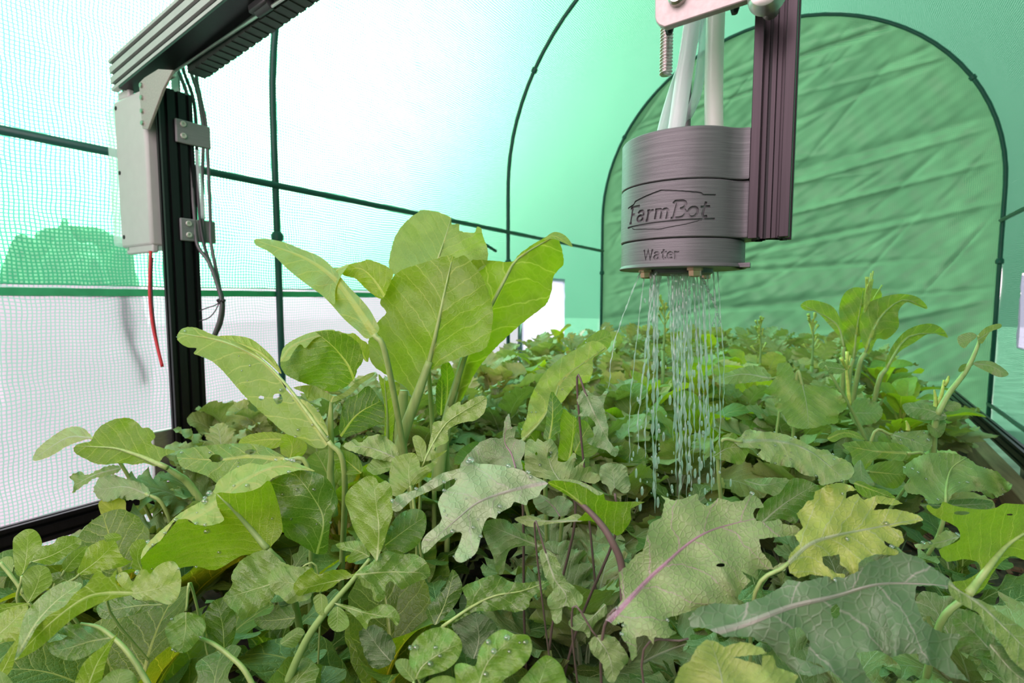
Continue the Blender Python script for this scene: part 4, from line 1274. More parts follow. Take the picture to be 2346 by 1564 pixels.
leaf(pa_, 'c4', [(610, 460), (640, 410), (740, 385), (760, 375), (850, 405), (915, 450), (890, 530), (850, 610), (800, 590), (740, 540), (690, 490), (650, 480)], [(860, 590), (800, 500), (720, 430), (620, 440)], 0.56, 'choi', YEL, 10, -20, 0.1, 0, 0.05, serr=(1.2, 13), g=9)
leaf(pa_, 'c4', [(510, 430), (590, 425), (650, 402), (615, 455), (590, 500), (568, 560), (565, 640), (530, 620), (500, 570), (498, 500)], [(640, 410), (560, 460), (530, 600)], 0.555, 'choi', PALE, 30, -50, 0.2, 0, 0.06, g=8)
leaf(pa_, 'c4', [(825, 1060), (870, 1100), (955, 1120), (930, 1250), (915, 1400), (905, 1480), (860, 1480), (865, 1300), (850, 1180)], [(880, 1480), (880, 1300), (860, 1080)], 0.575, 'choi', YEL, 5, -20, 0.2, 0, 0.04, g=9, ribr=0.002)
leaf(pa_, 'c4', [(1205, 1000), (1250, 990), (1280, 1070), (1275, 1140), (1250, 1160), (1242, 1290), (1215, 1290), (1225, 1140), (1200, 1060)], [(1228, 1290), (1238, 1140), (1235, 1000)], 0.60, 'choi', (0.9, 0.95, 0.7), 5, 20, 0.3, 0, 0.04, g=8)
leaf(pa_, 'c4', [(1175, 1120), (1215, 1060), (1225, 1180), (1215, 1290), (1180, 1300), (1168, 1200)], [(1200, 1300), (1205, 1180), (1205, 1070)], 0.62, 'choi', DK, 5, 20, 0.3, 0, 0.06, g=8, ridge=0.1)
stem(pa_, [(1130 / 2.606 + 550, 450 + 985 / 2.606, 0.545), (957, 903, 0.545), (928, 983, 0.548), (916, 1040, 0.552), (925, 1120, 0.56)], [0.0040, 0.0052, 0.0060, 0.0066, 0.007], name='stalk')
stem(pa_, [(924, 894, 0.575), (920, 950, 0.575), (917, 1000, 0.575), (925, 1100, 0.575)], [0.0055, 0.006, 0.0065, 0.007], name='stalk')
stem(pa_, [(1066, 815, 0.592), (1048, 880, 0.592), (1028, 950, 0.592), (1010, 1040, 0.592), (1000, 1120, 0.592)], [0.0052, 0.0060, 0.0065, 0.007, 0.008], name='stalk')

# ---- mustard left of it
pb = plant('mustard_plant', 770, 1130, 0.50, 'mustard plant with a long leaf reaching out towards the black post')
leaf(pb, 'c2', [(1058, 722), (1065, 680), (1110, 650), (1180, 655), (1260, 690), (1340, 715), (1420, 740), (1510, 790), (1580, 850), (1660, 930), (1700, 1010), (1760, 1070), (1830, 1090), (1900, 1150), (1940, 1220), (1960, 1290), (1950, 1360), (1880, 1370), (1800, 1320), (1700, 1280), (1620, 1210), (1530, 1130), (1450, 1050), (1390, 980), (1330, 910), (1260, 850), (1190, 820), (1155, 805), (1175, 775), (1120, 770), (1075, 742)],
     [(1960, 1330), (1800, 1110), (1680, 960), (1540, 830), (1330, 735), (1100, 690)], 0.50, 'choi', (1.35, 1.15, 1.6), 34, -20, 0.12, 0.05, 0.03, serr=(1.2, 13), holes=((1660, 1075, 28, 34), (1560, 1072, 16, 14)), stalk=0.0035, ribr=0.0018, dr=16)
leaf(pb, 'c2', [(1300, 705), (1400, 700), (1500, 720), (1590, 790), (1650, 860), (1680, 930), (1600, 860), (1500, 785), (1400, 735)], [(1660, 900), (1540, 790), (1310, 706)], 0.515, 'choi', PALE, 40, 20, 0.1, 0, 0.03, g=9)
leaf(pb, 'c4', [(240, 985), (260, 900), (330, 850), (420, 815), (520, 800), (600, 810), (680, 850), (720, 900), (735, 980), (700, 1030), (690, 1070), (640, 1130), (560, 1165), (480, 1150), (400, 1120), (320, 1090), (260, 1050)],
     [(680, 1090), (640, 1000), (560, 900), (470, 825)], 0.50, 'choi', (0.72, 0.80, 0.5), -12, -10, -0.55, 0.1, 0.04, serr=(1.5, 13), ridge=0.03)
leaf(pb, 'c4', [(240, 975), (262, 900), (330, 850), (420, 812), (520, 795), (570, 800), (500, 830), (440, 850), (390, 905), (360, 880), (320, 925), (290, 975), (255, 985)], [(245, 975), (330, 880), (560, 800)], 0.488, 'choi', PALE, 48, -10, 0.1, 0, 0.05, g=8)
leaf(pb, 'c4', [(318, 1140), (430, 1125), (500, 1160), (560, 1190), (620, 1170), (700, 1100), (760, 1060), (803, 1050), (790, 1075), (720, 1120), (660, 1180), (590, 1215), (545, 1228), (490, 1200), (420, 1222), (400, 1212), (380, 1170)], [(545, 1220), (560, 1190), (700, 1110)], 0.478, 'choi', (1.2, 1.08, 1.3), 40, 0, 0.05, 0, 0.06, g=8)
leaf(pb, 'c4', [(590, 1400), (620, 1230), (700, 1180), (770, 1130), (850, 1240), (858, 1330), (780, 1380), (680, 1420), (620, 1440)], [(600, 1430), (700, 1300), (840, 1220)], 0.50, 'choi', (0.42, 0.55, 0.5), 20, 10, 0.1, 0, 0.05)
leaf(pb, 'c4', [(575, 800), (640, 820), (680, 815), (720, 850), (770, 890), (765, 985), (730, 960), (690, 870)], [(750, 980), (700, 880), (600, 810)], 0.52, 'choi', YEL, 10, 0, 0.1, 0, 0.05, g=9, serr=(1.2, 12))
leaf(pb, 'c4', [(240, 1480), (260, 1420), (330, 1420), (400, 1480), (380, 1540), (330, 1564), (250, 1540)], [(300, 1564), (310, 1480), (270, 1420)], 0.53, 'choi', YEL, 10, 0, 0.1, 0, 0.05, g=9)
leaf(pb, 'c4', [(0, 1450), (60, 1420), (150, 1405), (230, 1410), (280, 1440), (220, 1500), (120, 1500), (0, 1490)], [(270, 1450), (150, 1450), (20, 1470)], 0.56, 'choi', YEL, 25, 0, 0.1, 0, 0.05, g=9, serr=(1.2, 12))
stem(pb, [(759, 920, 0.485), (757, 960, 0.485), (758, 1000, 0.485), (760, 1040, 0.487), (757, 1090, 0.49), (765, 1180, 0.495)], [0.0016, 0.0026, 0.0028, 0.0030, 0.0032, 0.004])

# ---- curled-leaf mustard, front left
pc = plant('mustard_plant', 700, 1330, 0.40, 'mustard plant with a large curled leaf showing its glowing underside')
leaf(pc, 'c2', [(1055, 1412), (1090, 1380), (1200, 1360), (1350, 1345), (1500, 1345), (1580, 1360), (1660, 1400), (1700, 1432), (1650, 1480), (1560, 1500), (1450, 1500), (1380, 1540), (1330, 1600), (1240, 1540), (1150, 1510), (1080, 1480)],
     [(1690, 1440), (1500, 1420), (1300, 1440), (1080, 1430)], 0.45, 'choi', (1.0, 0.98, 1.25), 45, -15, 0.05, 0.0, 0.05, serr=(1.3, 13), holes=((1290, 1432, 38, 24), (1495, 1395, 34, 16)), stalk=0.003, dr=5)
leaf(pc, 'c3', [(835, 830), (850, 770), (920, 690), (1000, 620), (1050, 570), (1130, 520), (1220, 470), (1270, 420), (1290, 370), (1380, 300), (1480, 260), (1560, 270), (1640, 245), (1720, 245), (1800, 275), (1870, 308), (1780, 302), (1700, 322), (1620, 348), (1580, 392), (1540, 412), (1480, 432), (1420, 457), (1380, 442), (1292, 440), (1312, 480), (1302, 540), (1330, 600), (1240, 632), (1160, 622), (1112, 592), (1040, 602), (1000, 652), (950, 722), (900, 752), (860, 802)],
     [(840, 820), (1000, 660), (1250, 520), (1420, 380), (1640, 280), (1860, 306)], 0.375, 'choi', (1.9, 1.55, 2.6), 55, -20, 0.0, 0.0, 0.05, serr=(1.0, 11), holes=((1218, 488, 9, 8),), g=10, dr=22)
leaf(pc, 'c3', [(835, 832), (860, 800), (950, 720), (1045, 608), (1040, 582), (1080, 562), (1130, 555), (1115, 600), (1160, 622), (1240, 628), (1325, 598), (1298, 540), (1285, 440), (1380, 440), (1480, 428), (1545, 402), (1600, 365), (1645, 480), (1672, 600), (1670, 680), (1620, 740), (1570, 790), (1430, 810), (1280, 895), (1150, 870), (1000, 900), (900, 920), (850, 882)],
     [(1590, 770), (1480, 640), (1390, 540), (1290, 445)], 0.388, 'choi', (1.12, 1.05, 0.38), -12, -15, 0.05, 0.0, 0.04, g=11, ribr=0.0028, smat='stalk_green', stalk=0.0035, dr=7)
leaf(pc, 'c3', [(1560, 420), (1590, 380), (1680, 330), (1760, 300), (1850, 310), (1940, 350), (1990, 430), (2005, 500), (1970, 570), (1950, 700), (1940, 790), (1880, 800), (1840, 780), (1760, 730), (1690, 690), (1670, 600), (1620, 570), (1580, 500)],
     [(1880, 800), (1920, 600), (1850, 450), (1740, 310)], 0.40, 'arugula', (0.62, 0.74, 0.8), -5, 12, 0.1, 0.1, 0.05, dr=9)

# ---- leaves hanging over the left edge
pd = plant('turnip_plant', 450, 1150, 0.62, 'plant with a broad pale-ribbed leaf leaning left over the bed edge')
leaf(pd, 'c2', [(440, 1370), (470, 1345), (540, 1330), (560, 1290), (600, 1240), (680, 1200), (760, 1190), (810, 1210), (850, 1250), (890, 1250), (930, 1300), (900, 1340), (970, 1370), (1050, 1390), (980, 1420), (930, 1480), (870, 1460), (800, 1470), (720, 1460), (620, 1470), (560, 1460), (500, 1430), (450, 1402)],
     [(1000, 1490), (870, 1430), (770, 1395), (680, 1370), (500, 1360)], 0.60, 'choi', (1.1, 1.02, 1.0), 8, -25, 0.15, 0.0, 0.05, serr=(1.4, 14), g=11, ribr=0.003)
stem(pd, [(384, 1072, 0.60), (408, 1088, 0.602), (430, 1105, 0.61), (470, 1160, 0.62)], [0.0030, 0.0036, 0.004, 0.004], name='stalk')
leaf(pd, 'c2', [(195, 1442), (220, 1380), (300, 1310), (400, 1250), (480, 1245), (530, 1280), (545, 1310), (480, 1330), (400, 1360), (320, 1410), (240, 1442)], [(540, 1310), (400, 1310), (205, 1432)], 0.67, 'kale', (1.5, 1.3, 1.5), 40, -30, 0.2, 0, 0.05, serr=(1.4, 12), g=9, stalk=0.003)
leaf(pd, 'c3', [(555, 430), (590, 350), (680, 330), (760, 360), (850, 380), (890, 440), (850, 470), (760, 480), (700, 470), (620, 490)], [(860, 440), (740, 400), (580, 420)], 0.62, 'kale', (1.0, 1.02, 1.3), 45, -10, 0.1, 0, 0.06, serr=(3, 15), g=9, stalk=0.003)
leaf(pd, 'c3', [(415, 340), (470, 310), (520, 330), (600, 290), (680, 270), (720, 300), (640, 340), (560, 350), (520, 380), (470, 410), (430, 440), (440, 380)], [(710, 290), (560, 330), (430, 400)], 0.66, 'kale', (0.9, 1.0, 0.8), 50, 0, 0.1, 0, 0.08, serr=(3, 14), g=9)
leaf(pd, 'e4', [(855, 0), (960, -60), (1080, -20), (1090, 60), (1110, 130), (1060, 190), (1010, 240), (960, 270), (890, 330), (870, 270), (885, 150), (865, 80)], [(900, 320), (980, 150), (960, -40)], 0.62, 'choi', (1.9, 1.3, 1.6), 0, -10, 0.1, 0, 0.05, g=9)

# ---- arugula along the front left
pe = plant('arugula_plant', 180, 1440, 0.38, 'arugula with spoon-shaped leaves standing in front of the left rail')
leaf(pe, 'e4', [(110, 340), (150, 280), (220, 235), (290, 235), (340, 280), (365, 360), (330, 420), (270, 490), (220, 590), (160, 640), (125, 560)], [(190, 640), (225, 500), (245, 250)], 0.36, 'arugula', (1.15, 1.08, 1.0), 5, -15, 0.2, 0, 0.05, g=10, stalk=0.0015)
leaf(pe, 'e4', [(190, 660), (230, 590), (300, 545), (380, 550), (430, 590), (455, 680), (420, 740), (340, 800), (260, 865), (210, 800)], [(250, 860), (320, 720), (360, 560)], 0.34, 'arugula', (0.95, 0.95, 0.8), 5, -15, 0.15, 0, 0.04, g=10, stalk=0.0015)
leaf(pe, 'e4', [(260, 500), (330, 390), (450, 365), (500, 310), (580, 290), (690, 310), (700, 370), (620, 430), (540, 490), (430, 540), (350, 530)], [(270, 520), (450, 460), (690, 330)], 0.40, 'arugula', (1.0, 1.0, 0.7), 8, -5, 0.15, 0, 0.05, serr=(1.5, 14), g=10, stalk=0.0015)
leaf(pe, 'e4', [(535, 540), (570, 480), (660, 410), (760, 375), (745, 440), (690, 540), (620, 600), (550, 590)], [(560, 590), (640, 490), (755, 380)], 0.385, 'arugula', (0.95, 0.95, 0.6), 5, 0, 0.15, 0, 0.05, serr=(1.5, 13), g=10, stalk=0.0015)
leaf(pe, 'e4', [(670, 590), (720, 480), (760, 390), (890, 325), (920, 345), (1000, 335), (1040, 440), (1100, 500), (1145, 510), (1050, 560), (900, 590), (800, 620), (690, 632)], [(690, 620), (850, 500), (1000, 345)], 0.37, 'arugula', (1.25, 1.12, 0.6), 10, 0, 0.1, 0, 0.04, serr=(1.5, 14), g=10, stalk=0.0015)
leaf(pe, 'e4', [(1120, 430), (1150, 350), (1220, 320), (1270, 350), (1230, 440), (1215, 540), (1270, 620), (1200, 600), (1140, 560), (1150, 500)], [(1230, 600), (1190, 480), (1220, 340)], 0.40, 'arugula', (1.1, 1.05, 0.5), 5, 0, 0.1, 0, 0.05, g=9, stalk=0.0015)
leaf(pe, 'e4', [(440, 620), (560, 600), (680, 640), (720, 700), (690, 790), (600, 760), (500, 720), (450, 680)], [(700, 760), (580, 680), (460, 640)], 0.385, 'arugula', (0.6, 0.7, 0.5), 20, 0, 0.1, 0, 0.05, g=11)
leaf(pe, 'e4', [(900, 300), (960, 265), (1040, 280), (1050, 320), (980, 340), (930, 345)], [(1040, 300), (910, 320)], 0.42, 'arugula', (1.05, 1.05, 0.6), 10, 0, 0.1, 0, 0.05, g=8)
leaf(pe, 'e4', [(0, 500), (50, 470), (110, 480), (110, 600), (60, 580), (20, 540)], [(110, 590), (20, 490)], 0.38, 'arugula', (1.3, 1.2, 1.8), 30, 0, 0.1, 0, 0.05, g=9)
stem(pe, [(0, 1288, 0.37), (25, 1318, 0.37), (55, 1358, 0.37)], 0.0012, name='stalk')

pf = plant('arugula_plant', 140, 1600, 0.30, 'arugula with one long folded lance-shaped leaf, bottom left')
leaf(pf, 'e4', [(120, 1360), (160, 1180), (200, 1010), (250, 920), (380, 790), (500, 710), (600, 680), (715, 712), (640, 805), (560, 905), (440, 975), (330, 1065), (260, 1185), (180, 1315)], [(140, 1350), (300, 1060), (480, 860), (680, 715)], 0.272, 'arugula', (1.05, 1.0, 1.6), 45, -20, 0.0, 0, 0.04, g=11)
leaf(pf, 'e4', [(118, 1372), (180, 1308), (260, 1178), (330, 1058), (440, 968), (560, 898), (640, 798), (740, 720), (800, 640), (860, 560), (890, 620), (950, 650), (1010, 580), (1000, 690), (1060, 740), (1142, 760), (1140, 802), (1000, 830), (880, 870), (760, 930), (640, 1000), (500, 1120), (380, 1230), (260, 1312)], [(1140, 790), (900, 790), (700, 850), (400, 1080), (130, 1360)], 0.268, 'arugula', (1.15, 1.05, 0.6), -8, -10, 0.08, 0, 0.03, g=11)
leaf(pf, 'e4', [(-80, 1000), (0, 960), (100, 915), (245, 895), (205, 1000), (190, 1100), (160, 1190), (0, 1212), (-80, 1220)], [(-60, 1180), (60, 1080), (230, 910)], 0.30, 'arugula', (1.45, 1.25, 1.0), 40, -10, 0.1, 0, 0.05, g=12, stalk=0.0016)
leaf(pf, 'e4', [(-80, 960), (0, 885), (120, 872), (250, 870), (230, 900), (100, 925), (0, 965)], [(240, 880), (-60, 940)], 0.31, 'arugula', (0.95, 0.95, 0.5), 0, -10, 0.1, 0, 0.05, g=10)
leaf(pf, 'e4', [(-60, 1480), (0, 1400), (80, 1270), (165, 1170), (125, 1360), (105, 1440), (30, 1540), (-20, 1600), (-80, 1600)], [(-60, 1590), (40, 1430), (150, 1200)], 0.262, 'arugula', (1.2, 1.1, 0.5), 5, -10, 0.15, 0, 0.03, g=11, stalk=0.0018)
leaf(pf, 'e4', [(420, 1285), (450, 1220), (540, 1190), (640, 1180), (560, 1150), (495, 1130), (560, 1070), (700, 1050), (800, 1060), (900, 1120), (985, 1168), (930, 1240), (820, 1290), (740, 1340), (620, 1372), (500, 1342)], [(985, 1168), (800, 1200), (600, 1260), (440, 1290)], 0.285, 'arugula', (0.82, 0.9, 1.25), 40, -5, 0.1, 0, 0.05, g=10)
leaf(pf, 'e4', [(650, 1600), (700, 1430), (780, 1330), (900, 1240), (985, 1168), (1022, 1128), (965, 1240), (912, 1400), (850, 1600)], [(760, 1600), (850, 1380), (1010, 1140)], 0.262, 'arugula', (1.1, 1.05, 0.45), 0, 0, 0.2, 0, 0.04, g=11)
stem(pf, [(185, 1428, 0.285), (225, 1436, 0.285), (262, 1462, 0.283), (300, 1503, 0.28), (345, 1575, 0.277), (380, 1640, 0.275)], [0.0007, 0.0009, 0.0011, 0.0013, 0.0014, 0.0014], name='stalk')
leaf(pf, 'e4', [(830, 1600), (880, 1540), (950, 1470), (1050, 1440), (1150, 1470), (1170, 1600)], [(1000, 1600), (1050, 1450)], 0.25, 'arugula', (0.85, 0.9, 0.9), 30, 0, 0.1, 0, 0.04, g=12)
leaf(pf, 'e4', [(-40, 1460), (40, 1480), (90, 1530), (120, 1600), (-40, 1600)], [(40, 1600), (0, 1480)], 0.25, 'arugula', (0.85, 0.95, 0.9), 30, 0, 0.1, 0, 0.04, g=12)

pg = plant('arugula_plant', 420, 1470, 0.36, 'arugula with one pale scoop-shaped leaf, before the curled mustard')
leaf(pg, 'e4', [(1005, 660), (1040, 610), (1100, 610), (1150, 690), (1200, 600), (1260, 580), (1300, 620), (1350, 560), (1420, 520), (1500, 510), (1550, 570), (1570, 680), (1550, 800), (1500, 870), (1440, 885), (1340, 850), (1220, 850), (1150, 820), (1060, 740)], [(1150, 790), (1320, 760), (1540, 690)], 0.33, 'arugula', (1.9, 1.5, 2.6), 30, -15, -0.25, 0, 0.05, g=10, stalk=0.0016, dr=4)
leaf(pg, 'e4', [(840, 900), (950, 840), (1140, 800), (1150, 840), (1250, 860), (1410, 885), (1330, 930), (1200, 960), (1050, 1000), (900, 1012), (850, 970)], [(1400, 885), (1150, 900), (860, 960)], 0.345, 'arugula', (0.6, 0.72, 0.7), 40, 0, 0.1, 0, 0.05, g=10)
leaf(pg, 'e4', [(1430, 1090), (1500, 1000), (1600, 950), (1720, 980), (1780, 1050), (1760, 1140), (1700, 1210), (1640, 1280), (1570, 1305), (1490, 1270), (1450, 1180)], [(1610, 940), (1605, 1100), (1570, 1300)], 0.31, 'arugula', (0.85, 0.95, 0.85), 35, 0, 0.15, 0, 0.05, g=10, stalk=0.0016, dr=4)
stem(pg, [(455, 1460, 0.32), (490, 1475, 0.318), (530, 1505, 0.315), (560, 1535, 0.312), (590, 1590, 0.31)], [0.0010, 0.0012, 0.0014, 0.0015, 0.0016], name='stalk')
leaf(pg, 'c3', [(1225, 1130), (1280, 1070), (1370, 1060), (1400, 1180), (1390, 1300), (1330, 1380), (1260, 1330), (1220, 1240)], [(1330, 1370), (1320, 1220), (1290, 1090)], 0.37, 'arugula', (0.5, 0.62, 0.5), 20, 0, 0.1, 0, 0.05, g=11)

# ---- arugula with the slanting stem, centre front
ph_ = plant('arugula_plant', 690, 1600, 0.34, 'arugula on a slanting pale stem with round toothed leaves, centre front')
leaf(ph_, 'e5', [(230, 1200), (310, 1100), (300, 1020), (345, 930), (400, 870), (470, 830), (580, 790), (660, 820), (720, 880), (800, 920), (860, 940), (780, 1000), (700, 1150), (620, 1250), (510, 1330), (400, 1400), (350, 1340), (270, 1270)], [(800, 1010), (640, 1085), (440, 1150), (240, 1215)], 0.355, 'arugula', (1.0, 1.0, 1.15), 40, -10, 0.12, 0, 0.05, serr=(1.8, 15), g=11, stalk=0.0014)
leaf(ph_, 'e5', [(620, 1040), (660, 960), (740, 930), (800, 940), (870, 935), (960, 935), (1010, 965), (940, 1050), (1000, 1180), (940, 1230), (860, 1240), (800, 1260), (720, 1190), (680, 1170), (640, 1110)], [(1000, 1080), (850, 1080), (640, 1050)], 0.338, 'arugula', (1.2, 1.1, 1.6), 45, -10, 0.12, 0, 0.05, serr=(1.2, 12), g=9)
leaf(ph_, 'e5', [(840, 1120), (860, 1060), (920, 1000), (1000, 945), (1050, 1005), (1150, 970), (1280, 960), (1340, 1000), (1400, 970), (1510, 875), (1470, 940), (1350, 1030), (1260, 1050), (1180, 1110), (1100, 1150), (980, 1160), (880, 1190)], [(1340, 1040), (1150, 1070), (860, 1140)], 0.328, 'arugula', (1.1, 1.05, 0.5), -5, 0, 0.05, 0, 0.06, serr=(1.8, 14), g=9)
leaf(ph_, 'e5', [(1285, 370), (1310, 280), (1400, 200), (1480, 150), (1550, 165), (1580, 215), (1640, 190), (1690, 260), (1695, 380), (1700, 480), (1660, 600), (1620, 740), (1580, 840), (1560, 890), (1530, 850), (1460, 760), (1400, 680), (1350, 580), (1320, 470)], [(1560, 880), (1580, 640), (1560, 430), (1530, 190)], 0.32, 'arugula', (1.15, 1.08, 1.0), 12, -18, 0.15, 0.05, 0.05, g=10)
leaf(ph_, 'e5', [(1205, 742), (1290, 720), (1380, 710), (1440, 730), (1505, 835), (1440, 870), (1330, 905), (1300, 870), (1340, 810), (1250, 790)], [(1500, 850), (1400, 800), (1220, 745)], 0.33, 'arugula', (0.95, 1.0, 0.9), 35, 0, 0.1, 0, 0.06, g=9)
leaf(ph_, 'c7', [(340, 745), (370, 640), (430, 560), (520, 530), (580, 560), (585, 650), (540, 740), (470, 790), (400, 800)], [(345, 745), (460, 660), (575, 580)], 0.335, 'arugula', (0.7, 0.82, 0.85), 30, 10, 0.2, 0, 0.05, g=10)
leaf(ph_, 'c7', [(165, 920), (260, 850), (340, 780), (430, 800), (520, 800), (590, 850), (610, 930), (540, 960), (480, 990), (440, 1010), (380, 960), (350, 980), (330, 1060), (300, 1080), (275, 1000), (230, 960)], [(165, 922), (400, 905), (605, 915)], 0.315, 'arugula', (0.85, 0.92, 1.0), 35, 5, 0.12, 0, 0.06, serr=(1.5, 14), g=10)
leaf(ph_, 'c7', [(40, 1090), (150, 1110), (240, 1140), (310, 1100), (380, 1105), (430, 1170), (412, 1228), (370, 1180), (300, 1180), (250, 1190), (230, 1250), (190, 1200), (140, 1150)], [(40, 1092), (230, 1150), (425, 1180)], 0.31, 'arugula', (0.95, 1.0, 0.9), 35, 0, 0.1, 0, 0.06, g=9)
leaf(ph_, 'c7', [(0, 1200), (20, 1140), (60, 1110), (110, 1150), (130, 1220), (80, 1260), (30, 1250)], [(60, 1115), (60, 1250)], 0.31, 'arugula', (0.9, 1.0, 0.7), 30, 0, -0.2, 0, 0.05, g=9)
leaf(ph_, 'e5', [(1010, 1210), (1060, 1170), (1120, 1190), (1140, 1260), (1130, 1330), (1090, 1360), (1040, 1330), (1020, 1270)], [(1080, 1180), (1090, 1350)], 0.325, 'arugula', (1.05, 1.05, 0.8), 30, 0, 0.1, 0, 0.05, g=8)
leaf(ph_, 'e5', [(1420, 1010), (1500, 1040), (1540, 1100), (1620, 1130), (1640, 1190), (1590, 1240), (1530, 1220), (1520, 1140), (1470, 1120), (1430, 1090)], [(1430, 1020), (1520, 1100), (1600, 1220)], 0.318, 'arugula', (0.95, 1.0, 0.75), 35, 0, 0.1, 0, 0.05, g=8)
leaf(ph_, 'e5', [(500, 1390), (640, 1340), (780, 1280), (850, 1330), (830, 1440), (700, 1480), (560, 1470)], [(840, 1380), (660, 1400), (520, 1400)], 0.355, 'arugula', (0.5, 0.62, 0.55), 40, 0, 0.1, 0, 0.05, g=11)
leaf(ph_, 'e5', [(720, 1600), (780, 1520), (880, 1460), (940, 1500), (900, 1560), (840, 1640)], [(740, 1600), (900, 1490)], 0.33, 'arugula', (0.75, 0.85, 0.7), 30, 0, 0.1, 0, 0.05, g=10)
stem(ph_, [(847, 1280, 0.325), (807, 1330, 0.325), (768, 1375, 0.325), (735, 1416, 0.325), (700, 1470, 0.325), (660, 1560, 0.328), (640, 1640, 0.33)], [0.0011, 0.0015, 0.0018, 0.0022, 0.0024, 0.0026, 0.0026], 'stalk_green')

pi_ = plant('arugula_plant', 1000, 1500, 0.32, 'arugula with a white-ribbed oak-shaped leaf under the grey kale leaf')
leaf(pi_, 'c7', [(680, 1232), (760, 1180), (830, 1090), (800, 1000), (880, 960), (1000, 920), (1080, 960), (1170, 970), (1250, 960), (1335, 958), (1290, 1000), (1210, 1060), (1190, 1120), (1110, 1145), (1040, 1130), (960, 1140), (880, 1140), (800, 1180), (720, 1222)], [(680, 1232), (860, 1110), (1000, 1045), (1150, 1020), (1320, 960)], 0.30, 'arugula', (0.78, 0.86, 0.95), 38, 0, 0.12, 0, 0.06, serr=(1.4, 13), g=10, ribr=0.001, stalk=0.0014)
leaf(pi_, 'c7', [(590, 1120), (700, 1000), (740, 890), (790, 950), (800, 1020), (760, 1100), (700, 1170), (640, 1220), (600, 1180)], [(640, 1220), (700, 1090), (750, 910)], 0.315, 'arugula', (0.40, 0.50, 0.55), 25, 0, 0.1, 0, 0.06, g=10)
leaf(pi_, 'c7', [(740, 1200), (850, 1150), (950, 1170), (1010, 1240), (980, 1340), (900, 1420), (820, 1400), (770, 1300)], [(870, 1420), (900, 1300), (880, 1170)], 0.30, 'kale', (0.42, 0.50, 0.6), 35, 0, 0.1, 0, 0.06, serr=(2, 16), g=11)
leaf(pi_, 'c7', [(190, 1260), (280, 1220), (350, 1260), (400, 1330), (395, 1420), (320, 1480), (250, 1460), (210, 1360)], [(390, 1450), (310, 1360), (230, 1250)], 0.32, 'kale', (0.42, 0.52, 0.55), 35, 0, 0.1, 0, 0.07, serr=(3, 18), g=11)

pj = plant('spinach_plant', 1030, 1640, 0.26, 'spinach-like plant with glossy rounded leaves at the front edge')
leaf(pj, 'c7', [(485, 1440), (500, 1340), (560, 1270), (640, 1235), (720, 1240), (780, 1290), (800, 1350), (770, 1430), (700, 1490), (600, 1520), (530, 1545), (510, 1490)], [(515, 1560), (570, 1460), (700, 1370), (790, 1330)], 0.245, 'arugula', (0.92, 1.0, 0.8), 40, -10, 0.15, 0, 0.05, g=11, stalk=0.0016, dr=5)
leaf(pj, 'c7', [(755, 1490), (770, 1450), (820, 1448), (880, 1462), (900, 1370), (960, 1290), (1040, 1245), (1110, 1275), (1190, 1280), (1215, 1350), (1190, 1430), (1120, 1500), (1040, 1550), (1000, 1620), (800, 1620)], [(890, 1600), (960, 1430), (1110, 1290)], 0.225, 'arugula', (1.0, 1.05, 0.8), 42, -5, 0.15, 0, 0.05, g=12, stalk=0.0016, dr=7)
leaf(pj, 'c7', [(1130, 1600), (1180, 1510), (1260, 1420), (1310, 1400), (1370, 1440), (1405, 1500), (1400, 1610)], [(1240, 1620), (1310, 1420)], 0.23, 'arugula', (0.95, 1.02, 0.8), 40, 0, 0.15, 0, 0.05, g=12, stalk=0.0016)
leaf(pj, 'c7', [(400, 1450), (430, 1420), (490, 1430), (530, 1500), (510, 1560), (440, 1520)], [(520, 1560), (430, 1440)], 0.25, 'arugula', (0.8, 0.9, 0.8), 35, 0, 0.1, 0, 0.05, g=10)
leaf(pj, 'c7', [(540, 1620), (600, 1550), (680, 1520), (760, 1540), (780, 1620)], [(660, 1620), (690, 1530)], 0.24, 'arugula', (1.0, 1.05, 0.8), 35, 0, 0.1, 0, 0.05, g=10)

# ---- pale oak-leaved plant under the pak choi
pk = plant('mizuna_plant', 965, 1130, 0.43, 'pale oak-leaved mizuna leaning right at the foot of the tall pak choi')
leaf(pk, 'e6', [(280, 1000), (310, 900), (350, 740), (360, 660), (410, 640), (440, 640), (480, 560), (520, 510), (600, 465), (612, 500), (680, 460), (760, 420), (838, 425), (835, 520), (800, 590), (730, 640), (650, 650), (560, 680), (490, 730), (500, 820), (420, 860), (370, 890), (400, 930), (490, 900), (400, 970)], [(260, 1060), (330, 900), (450, 700), (560, 600), (830, 440)], 0.42, 'arugula', (1.55, 1.30, 1.9), 32, -5, 0.12, 0, 0.06, serr=(1.0, 12), g=9, ribr=0.0008, stalk=0.0018)
leaf(pk, 'e6', [(0, 980), (60, 950), (190, 925), (240, 1010), (250, 1060), (380, 990), (412, 985), (340, 1090), (240, 1190), (150, 1230), (60, 1310), (-20, 1290), (-30, 1100)], [(155, 1220), (140, 1080), (170, 930)], 0.40, 'arugula', (1.35, 1.2, 1.5), 35, -10, 0.1, 0, 0.05, serr=(1.2, 12), g=10, stalk=0.0018)
leaf(pk, 'e6', [(175, 790), (230, 770), (290, 830), (300, 900), (280, 990), (240, 1000), (200, 900)], [(270, 1000), (240, 880), (200, 790)], 0.425, 'arugula', (1.3, 1.15, 1.4), 20, -15, 0.1, 0, 0.05, g=8)
leaf(pk, 'c4', [(610, 1490), (680, 1450), (720, 1470), (770, 1430), (850, 1420), (900, 1460), (940, 1500), (935, 1580), (830, 1570), (740, 1545), (680, 1525)], [(930, 1560), (780, 1500), (620, 1490)], 0.43, 'kale', (1.15, 1.15, 1.1), 45, 0, 0.1, 0, 0.07, serr=(2.5, 15), g=9, stalk=0.0018)
